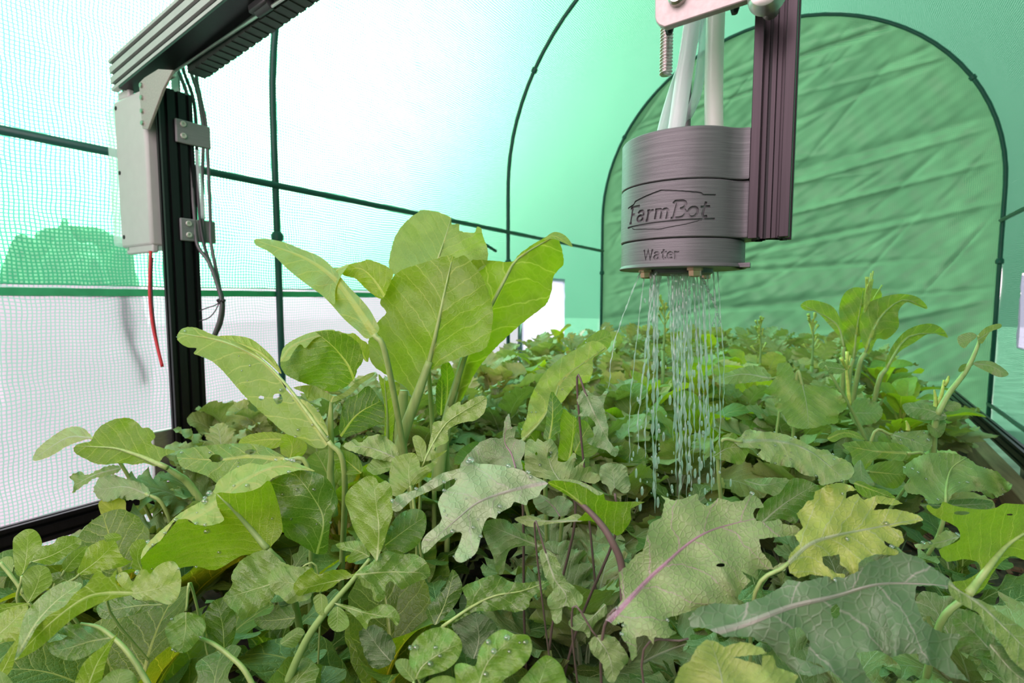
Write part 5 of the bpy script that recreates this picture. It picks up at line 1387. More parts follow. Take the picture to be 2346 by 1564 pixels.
leaf(pk, 'c7', [(230, 290), (290, 220), (350, 200), (400, 230), (390, 290), (330, 320), (280, 330)], [(390, 280), (250, 300)], 0.425, 'arugula', (0.95, 1.0, 0.95), 40, 0, 0.1, 0, 0.07, serr=(1.5, 12), g=9)
leaf(pk, 'c7', [(40, 200), (90, 180), (180, 220), (210, 310), (150, 330), (60, 310)], [(200, 320), (60, 200)], 0.46, 'choi', (0.75, 0.85, 0.6), 10, 0, 0.1, 0, 0.05, g=9)

# ---- kale, centre and right
pl_ = plant('kale_plant', 1395, 1330, 0.27, 'grey-green kale with an arched toothed leaf beaded with drops, centre front')
leaf(pl_, 'c7', [(388, 540), (430, 545), (510, 470), (600, 430), (690, 380), (760, 350), (750, 390), (690, 430), (655, 500), (680, 590), (640, 640), (590, 680), (560, 730), (568, 800), (620, 760), (660, 720), (720, 680), (770, 670), (800, 680), (775, 760), (750, 820), (790, 852), (850, 822), (890, 780), (910, 700), (930, 620), (960, 580), (1000, 592), (1012, 560), (1090, 520), (1110, 488), (1180, 512), (1192, 480), (1250, 460), (1270, 420), (1310, 380), (1230, 340), (1150, 300), (1060, 280), (960, 265), (900, 265), (850, 250), (790, 290), (680, 320), (600, 370), (520, 420), (420, 450), (385, 500)],
     [(1310, 372), (1100, 420), (900, 490), (760, 600), (600, 740)], 0.29, 'kale_rose', (1.5, 1.3, 2.0), 52, -12, 0.05, 0.03, 0.04, sub=2, g=11, dr=22)
leaf(pl_, 'c7', [(1308, 380), (1340, 362), (1440, 372), (1530, 398), (1600, 443), (1642, 440), (1650, 480), (1740, 490), (1885, 490), (1800, 530), (1805, 590), (1770, 650), (1720, 692), (1640, 640), (1560, 602), (1480, 600), (1540, 540), (1450, 470), (1370, 420)],
     [(1700, 740), (1620, 620), (1540, 530), (1420, 430), (1320, 378)], 0.285, 'choi', (0.85, 0.85, 0.45), -10, 15, 0.1, 0, 0.04, sub=2, g=10)
leaf(pl_, 'c7', [(1330, 362), (1440, 355), (1530, 380), (1610, 425), (1640, 440), (1600, 450), (1530, 405), (1440, 380), (1340, 370)], [(1340, 366), (1500, 385), (1630, 440)], 0.28, 'kale', (1.3, 1.2, 1.5), 55, 15, 0.0, 0, 0.04, g=8)
stem(pl_, [(1258, 1105, 0.287), (1300, 1128, 0.284), (1345, 1166, 0.28), (1378, 1202, 0.277), (1402, 1240, 0.275), (1424, 1296, 0.275), (1430, 1400, 0.275)], [0.0008, 0.0012, 0.0015, 0.0018, 0.0019, 0.0020, 0.0020], 'stalk_purple', 'stalk')
leaf(pl_, 'c7', [(1110, 590), (1200, 570), (1300, 600), (1400, 590), (1480, 560), (1525, 600), (1440, 610), (1320, 620), (1220, 640), (1160, 622)], [(1510, 600), (1320, 605), (1120, 592)], 0.30, 'kale', (1.3, 1.2, 1.4), 50, 0, 0.05, 0, 0.06, g=9)
leaf(pl_, 'c7', [(920, 620), (1000, 590), (1070, 600), (1130, 660), (1220, 700), (1260, 760), (1180, 750), (1090, 770), (1060, 830), (1040, 920), (1000, 900), (985, 820), (940, 720)], [(1250, 750), (1080, 680), (940, 620)], 0.305, 'kale', (0.75, 0.85, 0.9), 35, 0, 0.1, 0, 0.06, g=10)
leaf(pl_, 'c7', [(1260, 780), (1330, 790), (1380, 860), (1400, 930), (1470, 1000), (1520, 1060), (1480, 1120), (1400, 1110), (1390, 1190), (1345, 1210), (1325, 1140), (1300, 1070), (1340, 1010), (1290, 930)], [(1300, 800), (1350, 950), (1420, 1060), (1350, 1200)], 0.275, 'kale', (0.85, 0.92, 0.9), 35, 0, 0.1, 0, 0.06, serr=(2, 20), g=10, stalk=0.0016, smat='stalk_purple')
leaf(pl_, 'c7', [(1550, 1330), (1600, 1280), (1700, 1290), (1750, 1350), (1790, 1420), (1740, 1490), (1700, 1560), (1650, 1540), (1630, 1450), (1580, 1400)], [(1600, 1290), (1670, 1400), (1700, 1550)], 0.25, 'kale', (0.95, 1.0, 1.05), 35, 0, 0.15, 0, 0.06, serr=(2, 22), g=10, stalk=0.0016, smat='stalk_purple')
leaf(pl_, 'c7', [(1430, 1200), (1500, 1150), (1580, 1160), (1640, 1090), (1660, 1150), (1600, 1200), (1570, 1250), (1550, 1300), (1520, 1260), (1460, 1250)], [(1640, 1110), (1540, 1200), (1450, 1220)], 0.265, 'kale', (0.75, 0.85, 0.85), 35, 0, 0.1, 0, 0.07, g=9)

pm = plant('kale_plant', 1440, 1440, 0.26, 'kale with a broad flat leaf and bright pink-purple midrib below the water')
leaf(pm, 'c8', [(-83, 909), (-20, 850), (20, 800), (60, 780), (100, 620), (170, 580), (190, 480), (165, 450), (240, 482), (300, 470), (385, 440), (385, 470), (400, 495), (450, 515), (510, 465), (580, 490), (650, 482), (695, 440), (750, 470), (780, 520), (730, 530), (710, 560), (730, 600), (790, 610), (870, 590), (890, 620), (960, 630), (1010, 660), (960, 690), (830, 700), (750, 710), (760, 780), (810, 840), (830, 880), (880, 850), (920, 850), (900, 900), (830, 890), (740, 890), (742, 955), (690, 920), (640, 900), (700, 960), (650, 1010), (620, 1060), (690, 1110), (705, 1155), (640, 1130), (560, 1090), (562, 1140), (490, 1150), (460, 1192), (400, 1180), (380, 1130), (300, 1150), (200, 1180), (220, 1240), (262, 1265), (200, 1300), (130, 1290), (122, 1335), (80, 1280), (20, 1290), (25, 1400), (-5, 1435), (-15, 1400), (-30, 1340), (-73, 1290), (-53, 1200), (-113, 1220), (-165, 1190), (-100, 1130), (-60, 1060), (-75, 990)],
     [(0, 1045), (100, 940), (200, 850), (300, 760), (400, 690), (520, 640), (720, 590)], 0.255, 'kale_purple', (1.18, 1.12, 1.25), 48, 5, 0.04, 0.0, 0.035, sub=1, g=11, serr=(2.2, 17), stalk=0.0022, smat='stalk_purple', holes=((520, 865, 26, 12),), dr=6)

pn = plant('kale_plant', 1850, 1330, 0.28, 'kale with a pale yellow-green frilly leaf in the front right')
leaf(pn, 'c8', [(970, 560), (1010, 520), (1040, 480), (1070, 480), (1080, 430), (1150, 390), (1220, 375), (1290, 390), (1330, 420), (1265, 430), (1262, 470), (1330, 440), (1370, 480), (1450, 450), (1550, 470), (1600, 500), (1540, 510), (1450, 500), (1430, 540), (1520, 530), (1600, 540), (1700, 570), (1722, 600), (1660, 620), (1570, 630), (1530, 640), (1590, 660), (1612, 720), (1570, 760), (1490, 720), (1500, 750), (1580, 780), (1570, 810), (1450, 800), (1380, 820), (1340, 850), (1332, 920), (1300, 937), (1270, 890), (1230, 860), (1225, 800), (1180, 810), (1120, 815), (1130, 860), (1200, 910), (1262, 920), (1250, 950), (1200, 957), (1130, 930), (1050, 920), (980, 942), (930, 910), (915, 862), (930, 800), (990, 740), (960, 690), (1010, 640)],
     [(925, 850), (1050, 740), (1200, 690), (1400, 650), (1700, 590)], 0.265, 'kale', (1.65, 1.36, 0.95), 46, 8, 0.04, 0, 0.035, sub=1, g=10, serr=(1.8, 16), stalk=0.002, holes=((1470, 515, 30, 14),), dr=5)

po = plant('kale_plant', 1680, 1560, 0.24, 'dark blue-green kale with one huge leaf across the front right corner')
leaf(po, 'c8', [(330, 1180), (380, 1120), (480, 1090), (640, 1100), (780, 1050), (870, 1000), (920, 950), (1000, 965), (1150, 930), (1250, 940), (1340, 900), (1400, 850), (1500, 820), (1600, 790), (1700, 820), (1780, 880), (1870, 940), (1912, 992), (1850, 1008), (1780, 985), (1680, 990), (1672, 1060), (1690, 1120), (1720, 1190), (1800, 1250), (1850, 1270), (1930, 1270), (1945, 1290), (1900, 1370), (1880, 1410), (1930, 1480), (1995, 1555), (1880, 1530), (1790, 1470), (1700, 1440), (1690, 1390), (1600, 1390), (1540, 1412), (1450, 1370), (1380, 1382), (1320, 1380), (1350, 1440), (1370, 1490), (1440, 1600), (1290, 1600), (1200, 1510), (1100, 1450), (1025, 1430), (1050, 1320), (990, 1230), (920, 1250), (930, 1320), (935, 1400), (1040, 1440), (1175, 1490), (1050, 1525), (960, 1500), (860, 1400), (800, 1330), (700, 1290), (540, 1290), (440, 1240), (340, 1230)],
     [(330, 1300), (640, 1220), (940, 1110), (1200, 1050), (1450, 980), (1700, 975), (1910, 992)], 0.235, 'kale_rose', (0.62, 0.68, 0.95), 46, 0, 0.06, 0.0, 0.03, sub=1, g=12, serr=(2.2, 19), holes=((1200, 1138, 28, 42),), stalk=0.0016, smat='stalk_purple')
leaf(po, 'c8', [(1880, 955), (1920, 1000), (2000, 1050), (2080, 1080), (2150, 1130), (2230, 1180), (2330, 1250), (2400, 1300), (2400, 1560), (2330, 1500), (2240, 1420), (2180, 1320), (2100, 1230), (2050, 1150), (1990, 1120), (1900, 1060), (1870, 1000)], [(1890, 980), (2050, 1090), (2200, 1230), (2400, 1430)], 0.225, 'kale', (0.98, 1.0, 0.85), 35, 15, 0.1, 0, 0.03, g=13)
leaf(po, 'c8', [(1890, 1180), (1960, 1130), (2050, 1160), (2100, 1260), (2180, 1340), (2190, 1450), (2100, 1420), (2010, 1400), (1920, 1360), (1930, 1280)], [(2180, 1440), (2050, 1290), (1920, 1170)], 0.25, 'kale', (0.75, 0.88, 0.8), 35, 0, 0.1, 0, 0.06, serr=(2, 20), g=11)
leaf(po, 'c8', [(2110, 1350), (2180, 1330), (2260, 1430), (2400, 1540), (2400, 1640), (2230, 1640), (2190, 1540)], [(2130, 1350), (2260, 1500), (2400, 1600)], 0.225, 'kale', (0.75, 0.85, 1.05), 35, 10, 0.1, 0, 0.04, g=13)

pq = plant('cabbage_plant', 2230, 1480, 0.33, 'plant with a yellow-green leaf and thick yellow rib at the right frame edge')
leaf(pq, 'e8', [(1285, 342), (1300, 318), (1340, 350), (1382, 340), (1400, 300), (1480, 330), (1600, 350), (1700, 355), (1780, 340), (1830, 312), (1966, 320), (2060, 300), (2060, 700), (1900, 680), (1850, 692), (1800, 730), (1740, 810), (1690, 900), (1620, 952), (1560, 942), (1460, 862), (1550, 850), (1640, 800), (1662, 770), (1640, 720), (1540, 700), (1430, 720), (1370, 640), (1450, 600), (1520, 562), (1500, 480), (1400, 430), (1330, 392)],
     [(1575, 945), (1680, 810), (1780, 680), (1880, 580), (2040, 480)], 0.30, 'choi', (1.15, 0.98, 0.8), 5, 15, 0.08, 0, 0.035, sub=2, g=12, holes=((1532, 380, 50, 15), (1868, 391, 22, 6)), ribr=0.0024, stalk=0.0040)
leaf(pq, 'e8', [(1200, 600), (1260, 590), (1340, 560), (1420, 500), (1510, 540), (1480, 580), (1400, 620), (1320, 620), (1240, 635)], [(1500, 550), (1350, 590), (1210, 610)], 0.33, 'kale', (1.3, 1.25, 1.5), 50, 0, 0.05, 0, 0.08, serr=(1.6, 13), g=9, dr=4)

pr_ = plant('kale_plant', 1690, 1640, 0.23, 'kale with a pale frilly leaf at the bottom edge, right of centre')
leaf(pr_, 'c8', [(235, 1640), (250, 1550), (280, 1470), (340, 1430), (380, 1350), (440, 1305), (500, 1320), (540, 1350), (640, 1320), (700, 1330), (770, 1360), (795, 1390), (700, 1400), (590, 1410), (700, 1440), (762, 1460), (770, 1400), (830, 1400), (852, 1470), (940, 1500), (980, 1520), (960, 1564), (1010, 1640)], [(540, 1640), (520, 1500), (460, 1310)], 0.205, 'kale', (1.55, 1.3, 1.1), 48, 0, 0.06, 0, 0.04, sub=1, g=11, serr=(2.0, 17), stalk=0.002)

# ---- kale and cabbage behind, left of the water
ps = plant('kale_plant', 1240, 1240, 0.40, 'blue-grey kale with holed frilly leaves behind the arched kale leaf')
leaf(ps, 'e6', [(600, 1060), (640, 980), (720, 890), (800, 820), (900, 790), (980, 790), (1000, 640), (1045, 575), (1060, 690), (1112, 690), (1090, 790), (1190, 830), (1180, 920), (1150, 1000), (1160, 1080), (1000, 1050), (850, 1030), (700, 1050)], [(1100, 1060), (1060, 930), (1000, 820), (1030, 620)], 0.39, 'kale_purple', (1.1, 1.08, 1.55), 35, -10, 0.1, 0, 0.06, serr=(1.5, 16), g=9, stalk=0.002, smat='stalk_purple')
leaf(ps, 'e6', [(1190, 840), (1240, 800), (1282, 832), (1300, 795), (1350, 830), (1420, 800), (1480, 900), (1480, 1000), (1560, 1000), (1620, 920), (1645, 980), (1620, 1060), (1700, 1000), (1725, 975), (1700, 1060), (1770, 1045), (1782, 1100), (1860, 1118), (1875, 1150), (1800, 1205), (1700, 1180), (1600, 1190), (1480, 1180), (1330, 1150), (1200, 1120), (1180, 1000)], [(1500, 1180), (1420, 1050), (1360, 830)], 0.375, 'kale', (1.08, 1.06, 1.2), 40, 0, 0.1, 0, 0.06, serr=(1.5, 16), g=9, holes=((1398, 946, 22, 30), (1285, 935, 10, 16)), stalk=0.002, smat='stalk_purple', dr=6)
leaf(ps, 'e6', [(1850, 1090), (1880, 1030), (1960, 1020), (2080, 1040), (2110, 1130), (2130, 1250), (2060, 1290), (1990, 1240), (1950, 1310), (1930, 1230), (1870, 1190)], [(1990, 1290), (1980, 1150), (1960, 1030)], 0.36, 'kale', (1.0, 1.05, 1.5), 35, 5, 0.1, 0, 0.07, serr=(2, 16), g=9, stalk=0.002, smat='stalk_purple')
leaf(ps, 'e6', [(1260, 1250), (1330, 1300), (1420, 1340), (1480, 1310), (1560, 1330), (1620, 1400), (1560, 1480), (1440, 1500), (1330, 1460), (1260, 1380)], [(1500, 1500), (1430, 1400), (1300, 1290)], 0.34, 'kale_purple', (0.85, 0.92, 1.1), 40, 0, 0.1, 0, 0.06, serr=(1.5, 16), g=10)

pt = plant('cabbage_plant', 1250, 1120, 0.60, 'cabbage with a big pale drop-covered leaf leaning right, behind the kale')
leaf(pt, 'e6', [(1150, 790), (1160, 700), (1200, 600), (1220, 470), (1270, 350), (1350, 220), (1430, 140), (1530, 60), (1640, 0), (1800, -80), (1925, 0), (1800, 70), (1795, 180), (1760, 285), (1720, 300), (1640, 320), (1560, 420), (1480, 520), (1400, 560), (1300, 680), (1200, 800)], [(1190, 790), (1330, 640), (1450, 440), (1530, 260), (1900, -10)], 0.60, 'choi', (1.75, 1.42, 2.2), 35, -10, 0.1, 0, 0.05, serr=(1.0, 11), g=10, stalk=0.003, ribr=0.0016, dr=16)
leaf(pt, 'e6', [(1500, 740), (1500, 640), (1530, 530), (1600, 590), (1645, 620), (1640, 720), (1610, 880), (1600, 960), (1560, 1000), (1480, 960), (1490, 850)], [(1580, 990), (1610, 800), (1620, 620)], 0.52, 'choi', (1.05, 1.0, 0.55), 5, 10, 0.1, 0, 0.05, g=9, stalk=0.003)
leaf(pt, 'e6', [(1350, 800), (1370, 680), (1380, 560), (1418, 380), (1462, 420), (1525, 530), (1490, 650), (1502, 740), (1450, 760), (1462, 815)], [(1400, 820), (1430, 620), (1430, 400)], 0.51, 'choi', (0.60, 0.72, 1.2), 20, 15, 0.3, 0, 0.06, g=9, ridge=0.05, stalk=0.003)
leaf(pt, 'e6', [(1615, 900), (1630, 760), (1660, 640), (1740, 650), (1800, 760), (1850, 880), (1780, 960), (1690, 960)], [(1630, 930), (1690, 800), (1760, 680)], 0.50, 'choi', (0.85, 0.9, 1.0), 25, 10, -0.1, 0, 0.05, g=9)
leaf(pt, 'e6', [(1640, 0), (1760, -110), (1880, -180), (1960, -120), (1925, 0), (1800, 60)], [(1650, 0), (1800, -60), (1930, -120)], 0.66, 'choi', (1.15, 1.1, 1.2), 35, 0, 0.1, 0, 0.05, g=10)

pu = plant('kale_plant', 1400, 1150, 0.46, 'blue-grey kale with one drooping frilly leaf left of the falling water')
leaf(pu, 'e6', [(1650, 455), (1720, 350), (1780, 400), (1850, 420), (1910, 368), (1922, 390), (1890, 480), (1900, 560), (1930, 700), (1930, 800), (1990, 880), (2025, 900), (1990, 965), (1900, 900), (1840, 882), (1760, 850), (1738, 800), (1800, 780), (1790, 700), (1822, 680), (1750, 600), (1640, 605), (1700, 550)], [(1740, 420), (1800, 560), (1880, 720), (1990, 920)], 0.44, 'kale', (1.05, 1.10, 1.75), 30, 0, 0.1, 0, 0.07, serr=(1.6, 14), g=8, stalk=0.002, smat='stalk_purple')

# ---- right middle distance
pv = plant('mustard_plant', 1850, 1120, 0.66, 'mustard with a big round toothed leaf right of the water')
leaf(pv, 'c6', [(1010, 890), (1070, 820), (1080, 750), (1140, 745), (1170, 810), (1210, 850), (1280, 860), (1380, 880), (1432, 940), (1430, 980), (1390, 1010), (1392, 1050), (1330, 1060), (1230, 1082), (1140, 1065), (1120, 1020), (1060, 960), (1100, 930), (1050, 910)], [(1210, 860), (1230, 960), (1240, 1080)], 0.64, 'kale', (1.15, 1.15, 0.85), 42, 10, 0.1, 0, 0.05, serr=(2.2, 16), g=9, stalk=0.0028)
leaf(pv, 'c6', [(750, 830), (850, 780), (960, 755), (1030, 790), (1050, 830), (960, 840), (880, 850), (800, 850)], [(1040, 820), (900, 800), (760, 830)], 0.72, 'kale', (1.15, 1.15, 1.1), 50, 0, 0.1, 0, 0.06, serr=(2, 14), g=8, stalk=0.0025)
leaf(pv, 'c6', [(1450, 1000), (1480, 930), (1560, 930), (1620, 980), (1600, 1040), (1540, 1060), (1480, 1060)], [(1470, 1000), (1610, 1000)], 0.70, 'kale', (0.95, 1.05, 0.95), 40, 0, 0.1, 0, 0.06, serr=(2, 14), g=8)

pw = plant('kale_plant', 1760, 1230, 0.48, 'kale with a pale drop-beaded toothed leaf right of where the water lands')
leaf(pw, 'c8', [(600, 130), (640, 100), (680, 60), (740, 70), (860, 80), (960, 110), (1020, 140), (1100, 180), (1150, 180), (1200, 220), (1260, 240), (1312, 290), (1290, 350), (1220, 370), (1110, 392), (1100, 340), (1060, 340), (990, 320), (960, 290), (900, 280), (820, 260), (740, 220), (760, 180), (690, 170), (640, 168)], [(650, 130), (860, 130), (1050, 190), (1250, 350)], 0.48, 'kale', (1.6, 1.38, 1.8), 48, 5, 0.06, 0, 0.05, serr=(2.0, 15), g=9, stalk=0.0025, dr=20)
leaf(pw, 'c8', [(470, 200), (520, 110), (600, 80), (640, 130), (690, 170), (680, 210), (640, 270), (560, 250), (480, 230)], [(480, 220), (570, 170), (680, 170)], 0.49, 'kale', (0.85, 0.95, 0.5), 15, 0, 0.05, 0, 0.06, serr=(1.6, 15), g=9)
leaf(pw, 'c8', [(660, 360), (740, 350), (850, 345), (930, 360), (890, 420), (870, 470), (820, 450), (760, 430), (700, 400)], [(670, 365), (780, 390), (920, 360)], 0.44, 'kale', (0.9, 1.0, 1.0), 45, 0, 0.05, 0, 0.06, serr=(1.8, 15), g=9)
leaf(pw, 'c8', [(800, 470), (870, 440), (930, 360), (1000, 350), (1090, 390), (1110, 440), (1050, 500), (1000, 560), (960, 620), (880, 590), (800, 610), (730, 590), (760, 520)], [(780, 600), (900, 500), (1060, 400)], 0.42, 'kale', (0.55, 0.72, 0.4), 15, 0, 0.05, 0, 0.06, g=10)

px_ = plant('kale_plant', 2170, 1250, 0.53, 'kale with a wide pale-ribbed toothed leaf beside the right bed board')
leaf(px_, 'c8', [(1600, 400), (1650, 360), (1600, 310), (1640, 250), (1740, 205), (1860, 198), (1950, 215), (2000, 240), (2060, 280), (2160, 310), (2210, 360), (2252, 392), (2220, 430), (2130, 472), (2060, 430), (1980, 430), (1900, 440), (1870, 490), (1780, 502), (1740, 490), (1720, 450), (1640, 440)], [(1855, 495), (1860, 390), (1890, 290), (1980, 225)], 0.52, 'kale', (1.05, 1.08, 1.0), 48, 5, 0.06, 0, 0.05, serr=(2.4, 15), g=9, stalk=0.0028, ribr=0.0014, dr=16)
leaf(px_, 'c8', [(1700, 500), (1800, 500), (1880, 480), (2000, 470), (2100, 480), (2140, 500), (2100, 540), (1980, 520), (1850, 540), (1760, 540)], [(1720, 510), (1900, 510), (2120, 500)], 0.53, 'kale', (0.7, 0.85, 0.8), 40, 0, 0.05, 0, 0.05, g=9)

py_ = plant('mustard_plant', 2010, 1150, 0.60, 'mustard with smooth yellow-green leaves behind the pale frilly kale')
leaf(py_, 'c8', [(1240, 150), (1320, 130), (1480, 135), (1600, 150), (1652, 200), (1600, 250), (1450, 230), (1380, 300), (1310, 280), (1290, 200)], [(1630, 200), (1450, 190), (1270, 160)], 0.57, 'choi', (1.1, 1.05, 1.3), 48, 0, 0.06, 0, 0.05, serr=(1.5, 14), g=9, stalk=0.0025)
leaf(py_, 'c8', [(1390, 290), (1480, 250), (1600, 250), (1620, 330), (1590, 390), (1540, 412), (1450, 385), (1400, 340)], [(1400, 310), (1600, 330)], 0.55, 'choi', (0.95, 0.98, 0.9), 42, 0, 0.06, 0, 0.05, serr=(1.6, 14), g=9, stalk=0.0025)
leaf(py_, 'c8', [(1280, 330), (1310, 280), (1350, 240), (1380, 300), (1420, 360), (1440, 400), (1360, 390), (1290, 380)], [(1350, 250), (1360, 390)], 0.53, 'kale', (1.0, 1.05, 1.4), 45, 0, 0.06, 0, 0.05, g=9)
leaf(py_, 'c6', [(1660, 1110), (1750, 1095), (1860, 1090), (1876, 1140), (1860, 1190), (1800, 1206), (1740, 1180), (1690, 1150)], [(1670, 1110), (1770, 1140), (1860, 1180)], 0.60, 'kale', (1.05, 1.08, 1.2), 45, 0, 0.06, 0, 0.05, g=9, stalk=0.0025, dr=10)
leaf(py_, 'c6', [(1335, 1130), (1370, 1095), (1430, 1085), (1490, 1100), (1530, 1140), (1480, 1130), (1420, 1125), (1370, 1150)], [(1340, 1130), (1430, 1100), (1525, 1135)], 0.62, 'choi', (1.2, 1.1, 1.4), 50, 0, 0.06, 0, 0.05, g=9)
leaf(py_, 'c8', [(1310, 380), (1350, 365), (1420, 400), (1500, 420), (1560, 470), (1480, 455), (1400, 470), (1340, 440)], [(1320, 380), (1540, 465)], 0.42, 'choi', (0.95, 0.98, 0.6), 40, 0, 0.06, 0, 0.05, serr=(1.5, 12), g=9)

pz = plant('pak_choi_plant', 1985, 960, 0.92, 'pak choi with arching spoon leaves standing before the green end wall')
for ol, rb, tn, D_ in (([(1198, 445), (1240, 420), (1310, 430), (1370, 460), (1410, 540), (1425, 660), (1390, 600), (1330, 530), (1280, 480), (1220, 472)], [(1420, 660), (1380, 540), (1210, 445)], (1.25, 1.12, 1.3), 0.90),
                       ([(1395, 470), (1420, 390), (1470, 355), (1540, 360), (1610, 370), (1605, 450), (1540, 560), (1500, 640), (1480, 710), (1440, 680), (1410, 560)], [(1470, 720), (1490, 550), (1520, 370)], (1.3, 1.15, 1.3), 0.92),
                       ([(1500, 560), (1530, 450), (1600, 410), (1700, 388), (1790, 400), (1840, 440), (1846, 466), (1780, 442), (1740, 432), (1700, 480), (1702, 560), (1640, 622), (1590, 620), (1550, 700), (1520, 650)], [(1530, 690), (1600, 520), (1720, 420), (1840, 460)], (1.3, 1.15, 1.2), 0.88),
                       ([(1640, 720), (1680, 640), (1750, 570), (1850, 540), (1920, 560), (1957, 612), (1920, 602), (1860, 590), (1780, 640), (1700, 690), (1655, 770), (1635, 770)], [(1640, 770), (1750, 610), (1940, 590)], (1.15, 1.08, 0.9), 0.88)):
    leaf(pz, 'c6', ol, rb, D_, 'choi', tn, 25, 0, 0.2, 0, 0.05, g=8, stalk=0.0055, ribr=0.0022)
for k_ in range(12):
    a = RNG.uniform(-1, 1); h_ = RNG.uniform(0, 45)
    stem(pz, [(1985 + 4 * a, 745, 0.9), (1990 + 10 * a, 690 - h_ * 0.5, 0.9 + 0.01 * a), (1996 + 30 * a * RNG.random(), 655 - h_ * 0.8, 0.9 + 0.02 * a)], [0.0010, 0.0007, 0.0008 + 0.0016 * RNG.random()], 'bud', 'flower_stalk', 6)

pI = plant('bolting_plant', 2130, 1010, 0.62, 'tall bolting stem with small leaves beside the right rail')
stem(pI, [T('c6', [(1900, 1010)])[0] + (0.60,), T('c6', [(1960, 900)])[0] + (0.60,), T('c6', [(2050, 780)])[0] + (0.60,), T('c6', [(2110, 650)])[0] + (0.60,), T('c6', [(2112, 600)])[0] + (0.60,)], [0.0034, 0.003, 0.0026, 0.0018, 0.001])
stem(pI, [T('c6', [(1900, 1010)])[0] + (0.60,), (2140, 990, 0.605), (2135, 1080, 0.62)], [0.0034, 0.0036, 0.004])
for ol, rb, tn in (([(2008, 605), (2070, 585), (2105, 605), (2065, 640), (2040, 668), (2010, 645)], [(2100, 605), (2020, 640)], (1.5, 1.3, 1.9)),
                   ([(2105, 610), (2150, 560), (2220, 540), (2228, 562), (2170, 585), (2130, 645)], [(2115, 620), (2220, 550)], (1.3, 1.2, 0.8)),
                   ([(2085, 745), (2110, 732), (2180, 735), (2240, 770), (2268, 802), (2220, 816), (2160, 790), (2100, 760)], [(2090, 745), (2180, 760), (2260, 805)], (1.3, 1.2, 1.6)),
                   ([(2008, 778), (2030, 750), (2090, 745), (2060, 770), (2020, 790)], [(2085, 750), (2010, 780)], (0.8, 0.9, 0.5)),
                   ([(1720, 960), (1780, 945), (1870, 960), (1940, 1000), (1940, 1035), (1850, 1035), (1760, 1020)], [(1930, 1010), (1840, 980), (1730, 965)], (0.85, 0.95, 1.1)),
                   ([(1850, 1060), (1900, 1030), (1945, 1040), (1935, 1100), (1900, 1130), (1860, 1100)], [(1860, 1060), (1920, 1100)], (0.7, 0.85, 0.6)),
                   ([(1940, 940), (1990, 940), (2025, 960), (2000, 990), (1945, 985)], [(1945, 960), (2020, 962)], (1.1, 1.08, 1.2))):
    leaf(pI, 'c6', ol, rb, 0.60, 'kale', tn, 30, 0, 0.15, 0, 0.06, g=7)
for (a, b, c, d) in ((1905, 960, 1935, 830), (1890, 980, 1885, 880), (1935, 860, 1960, 810), (1750, 1090, 1740, 1040)):
    stem(pI, [T('c6', [(a, b)])[0] + (0.61,), T('c6', [((a + c) / 2 + 4, (b + d) / 2)])[0] + (0.61,), T('c6', [(c, d)])[0] + (0.61,)], [0.0024, 0.002, 0.001], 'bud', 'flower_stalk', 7)

pJ = plant('bolting_plant', 1960, 1070, 0.66, 'thin bolting stem with yellow flower buds right of the round toothed leaf')
stem(pJ, [T('c6', [(1540, 1150)])[0] + (0.66,), T('c6', [(1480, 1020)])[0] + (0.66,), T('c6', [(1430, 930)])[0] + (0.66,), T('c6', [(1370, 830)])[0] + (0.66,), T('c6', [(1325, 755)])[0] + (0.66,)], [0.0028, 0.0026, 0.0024, 0.0018, 0.0012], 'stalk_green')
stem(pJ, [T('c6', [(1540, 1150)])[0] + (0.66,), (1992, 1060, 0.66), (1975, 1150, 0.665)], [0.0028, 0.003, 0.003], 'stalk_green')
stem(pJ, [T('c6', [(1450, 960)])[0] + (0.66,), T('c6', [(1440, 850)])[0] + (0.66,), T('c6', [(1430, 740)])[0] + (0.66,)], [0.0026, 0.0022, 0.0014], 'bud')
for k_ in range(9):
    c = T('c6', [(1428 + RNG.uniform(-30, 30), 720 + RNG.uniform(-40, 40))])[0]
    stem(pJ, [T('c6', [(1436, 780)])[0] + (0.66,), c + (0.66 + RNG.uniform(-.01, .01),)], [0.0012, 0.0024], 'bud', 'flower_bud', 7)
leaf(pJ, 'c6', [(1290, 760), (1320, 735), (1380, 740), (1430, 770), (1400, 800), (1340, 790)], [(1420, 775), (1300, 758)], 0.66, 'kale', (0.8, 0.95, 0.8), 40, 0, 0.1, 0, 0.06, g=7)

# ================================================================== the massed plants behind and below
def depth_of(x, y):
    return float((np.array([x, y, 0.0]) - np.array([0, 0, 0])) @ np.array([FW[0], FW[1], 0.0]))


FILL = random.Random(21)
rows = []; ri = 0
yy = 0.02
while yy < 2.66:
    step = 0.12 if yy < 0.9 else (0.16 if yy < 1.5 else 0.19)
    xx = -0.98
    while xx < 0.26:
        x = xx + FILL.uniform(-0.4, 0.4) * step; y = yy + FILL.uniform(-0.4, 0.4) * step
        rows.append((x, y, ri)); xx += step
    yy += step; ri += 1
sel = []
for (x, y, ri) in rows:
    d = depth_of(x, y)
    lat = x * RT[0] + y * RT[1]
    if d < 0.20 or abs(lat) > d * 1.02 + 0.10: continue          # only what the photo could show
    if x < -0.80 and y < 0.50: continue                           # the rail shows here
    if x > 0.13 and y < 1.45: continue                            # bare soil by the right board
    if x > 0.20 and y < 2.0: continue
    sel.append((ri, x, y, d, lat))
sel.sort()
nrow = max(q_[0] for q_ in sel)
ORD = ['first', 'second', 'third', 'fourth', 'fifth', 'sixth', 'seventh', 'eighth', 'ninth', 'tenth', 'eleventh', 'twelfth', 'thirteenth', 'fourteenth', 'fifteenth', 'sixteenth', 'seventeenth', 'eighteenth', 'nineteenth', 'twentieth']
nfill = 0; prev = -1; pos_ = 0
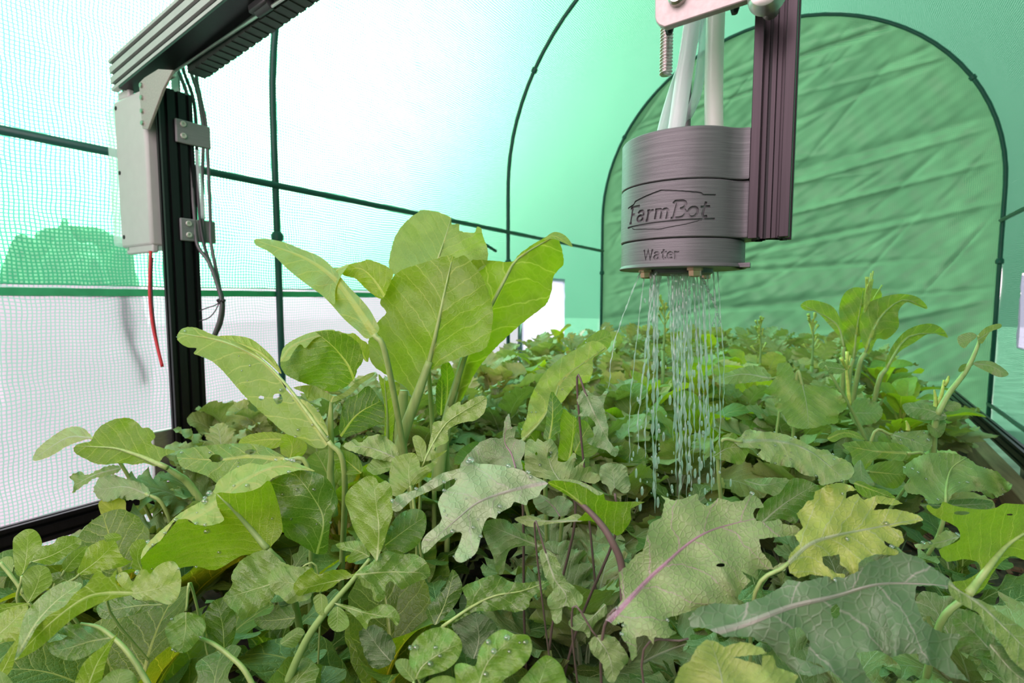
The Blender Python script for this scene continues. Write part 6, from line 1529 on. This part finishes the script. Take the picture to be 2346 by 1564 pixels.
for (ri, x, y, d, lat) in sel:
    pos_ = 0 if ri != prev else pos_ + 1
    prev = ri
    top = float(np.interp(d, [0.2, 0.45, 0.7, 1.0, 1.5, 2.4], [-0.235, -0.205, -0.165, -0.145, -0.125, -0.105]))
    ymin = float(np.interp(CX + F * lat / d, [0, 200, 300, 380, 500, 650, 900, 1100, 1300, 1500, 1800, 2000, 2100, 2180, 2346], [1310, 1270, 1030, 945, 925, 900, 850, 800, 745, 740, 750, 775, 880, 970, 1270]))
    ymin = max(ymin, float(np.interp(d, [0.25, 0.35, 0.45, 0.55, 0.7, 0.9, 1.2, 2.0], [1560, 1440, 1310, 1190, 980, 830, 748, 700])))
    top = min(top, -(ymin - 686.0) / F * d - 0.008)
    if CAMZ + top - SOILZ < 0.05: continue
    H = CAMZ + top - SOILZ
    near = d < 0.62
    if lat < -0.15 * d and near: kind = FILL.choice(('oak', 'oak', 'spoon'))
    elif near: kind = FILL.choice(('kale', 'kale', 'oak'))
    elif x < -0.6 and d < 1.2: kind = FILL.choice(('kale', 'kale', 'round'))
    else: kind = FILL.choice(('kale', 'round', 'kale', 'spoon', 'kale'))
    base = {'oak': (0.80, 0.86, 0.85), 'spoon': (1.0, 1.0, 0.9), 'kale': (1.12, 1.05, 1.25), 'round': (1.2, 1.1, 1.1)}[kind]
    if near: base = tuple(c * 0.74 for c in base)  # shade among the layered low leaves darkened into their tint
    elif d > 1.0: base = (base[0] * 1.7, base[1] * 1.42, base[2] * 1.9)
    nm = {'oak': 'arugula_plant', 'spoon': 'pak_choi_plant', 'kale': 'kale_plant', 'round': 'mustard_plant'}[kind]
    word = {'oak': 'arugula', 'spoon': 'smooth pak choi', 'kale': 'curly kale', 'round': 'broad mustard'}[kind]
    rk = nrow - ri
    rowtxt = 'rearmost row' if rk == 0 else ORD[rk] + ' row from the end wall'
    zone = 'plants low under the big front leaves' if near else ('plants in the middle rows' if d < 1.1 else 'plants in the far rows')
    size = {'oak': 0.13, 'spoon': 0.17, 'kale': 0.155, 'round': 0.125}[kind] * (0.92 if near else 1.0) * FILL.uniform(0.9, 1.15)
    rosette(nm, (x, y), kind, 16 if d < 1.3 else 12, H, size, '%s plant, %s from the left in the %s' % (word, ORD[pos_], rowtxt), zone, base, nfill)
    nfill += 1
# a few thin flowering tips over the far rows
for k_, (qx, qy, qd) in enumerate(((1740, 790, 1.3), (1520, 745, 1.2), (1860, 780, 1.2))):
    t = plant('bolting_plant', qx, qy, qd, ('thin bolting sprig with yellow tips between the water and the far pak choi', 'bolting sprig seen through the water just below the nozzle', 'bolting sprig just left of the far arching pak choi')[k_])
    b0 = P(qx, qy, qd)
    stem(t, [(qx, qy + 60, qd), (qx + 3, qy, qd), (qx + 2, qy - 50, qd)], [0.003, 0.002, 0.001], 'stalk_green')
    MB().tube([(b0[0], b0[1], SOILZ), P(qx, qy + 58, qd)], 0.004, 6).build('stem', M['stalk_green'], t, smooth=True)
    for j in range(14):
        hx, hy = RNG.uniform(-22, 22), RNG.uniform(-70, 10)
        hx *= 0.5 + 0.5 * (hy + 70) / 80
        stem(t, [(qx + 2, min(qy + 20, qy + hy + 26), qd), (qx + hx * 0.6, qy + hy + 10, qd), (qx + hx, qy + hy, qd + RNG.uniform(-.01, .01))], [0.0010, 0.0012, 0.0028 + 0.0015 * RNG.random()], 'bud', 'flower_bud', 6)
print('filler plants', nfill)

# ================================================================== water
WR = random.Random(11)
spray = thing('water_spray', (UC[0], UC[1], CAMZ - 0.13), 'clear jets of water pouring from the nozzle onto the kale', 'water')
NZ = CAMZ + 0.0150
JETS = []
# (pixel x at the nozzle, x low down, y where it ends, depth, radius)
for (xa, xb, ye, d, r) in ((1492, 1480, 1050, 0.318, 0.0011), (1499, 1497, 1175, 0.316, 0.0015), (1508, 1503, 1130, 0.322, 0.0012), (1517, 1470, 900, 0.330, 0.0010), (1503, 1462, 1040, 0.312, 0.0009),
                           (1540, 1548, 1100, 0.312, 0.0013), (1549, 1556, 1150, 0.318, 0.0016), (1556, 1563, 1090, 0.326, 0.0013), (1563, 1572, 1140, 0.309, 0.0012), (1570, 1583, 1120, 0.322, 0.0014), (1577, 1590, 1060, 0.332, 0.0011),
                           (1588, 1606, 1110, 0.316, 0.0012), (1596, 1614, 1070, 0.324, 0.0011), (1604, 1628, 1130, 0.318, 0.0011), (1612, 1620, 1000, 0.334, 0.0010), (1620, 1637, 1090, 0.322, 0.0009), (1634, 1652, 1080, 0.318, 0.0007), (1644, 1660, 960, 0.326, 0.0006),
                           (1468, 1392, 900, 0.316, 0.0006), (1478, 1440, 1060, 0.322, 0.0006), (1600, 1650, 760, 0.312, 0.0012), (1530, 1545, 1010, 0.335, 0.0010), (1585, 1560, 1000, 0.338, 0.0009)):
    y0 = 622; n = 90; pts = []; rs2 = []
    p1, p2 = WR.uniform(0, 6), WR.uniform(0, 6)
    for i in range(n + 1):
        t = i / n
        y = y0 + (ye - y0) * t
        sp = 1 - (1 - t) ** 1.7
        x = xa + (xb - xa) * sp + 2.6 * math.sin(9 * t + p1) * t + 1.4 * math.sin(31 * t + p2) * t + 0.7 * math.sin(83 * t + p1) * t
        pts.append(P(x, y, d + 0.003 * math.sin(6 * t + p2) * t))
        k = 0.55 + 0.45 * math.sin(27 * t + p1) * math.sin(71 * t + p2)
        rs2.append(max(0.00013, r * 0.78 * (0.8 + 0.2 * (1 - t)) * (1.25 * k - 0.12 + 0.35 * (1 - t)) * (1.0 if t < 0.93 else (1 - t) / 0.07 + 0.05)))
    MB().tube(pts, rs2, 8).build('water_stream', M['water'], spray, smooth=True)


def bead(mb, c, r, sq=(1, 1, 1), nu=10, nv=6):
    V = []
    for j in range(nv + 1):
        t = math.pi * j / nv
        for i in range(nu):
            a = 2 * math.pi * i / nu
            V.append((c[0] + r * sq[0] * math.sin(t) * math.cos(a), c[1] + r * sq[1] * math.sin(t) * math.sin(a), c[2] + r * sq[2] * math.cos(t)))
    mb.add(V, [(j * nu + i, (j + 1) * nu + i, (j + 1) * nu + (i + 1) % nu, j * nu + (i + 1) % nu) for j in range(nv) for i in range(nu)])


mb = MB()
for k in range(150):
    y = 640 + 520 * WR.random() ** 0.7; c = WR.choice((1495, 1560, 1590, 1625)); x = c + WR.gauss(0, 12 + (y - 620) * 0.035)
    bead(mb, P(x, y, WR.uniform(0.305, 0.34)), WR.uniform(0.0003, 0.0010), (1, 1, WR.uniform(1.2, 4.0)), 8, 5)
tag(mb.build('spray_drops', M['water'], spray, smooth=True), kind='stuff')

# beads of water lying on the leaves
mb = MB()
for (W, nrm, n) in DROPS:
    for k in range(n):
        p = W[WR.randrange(len(W))]
        r = WR.uniform(0.0006, 0.0016) * (1.5 if WR.random() < 0.12 else 1.0)
        bead(mb, p + (nrm + np.array([0, 0, 0.5])) * r * 0.45, r, (1, 1, 0.8), 12, 8)
tag(mb.build('water_drops', M['drop'], smooth=True), 'clear beads of water scattered over the leaves', 'water drops', kind='stuff')
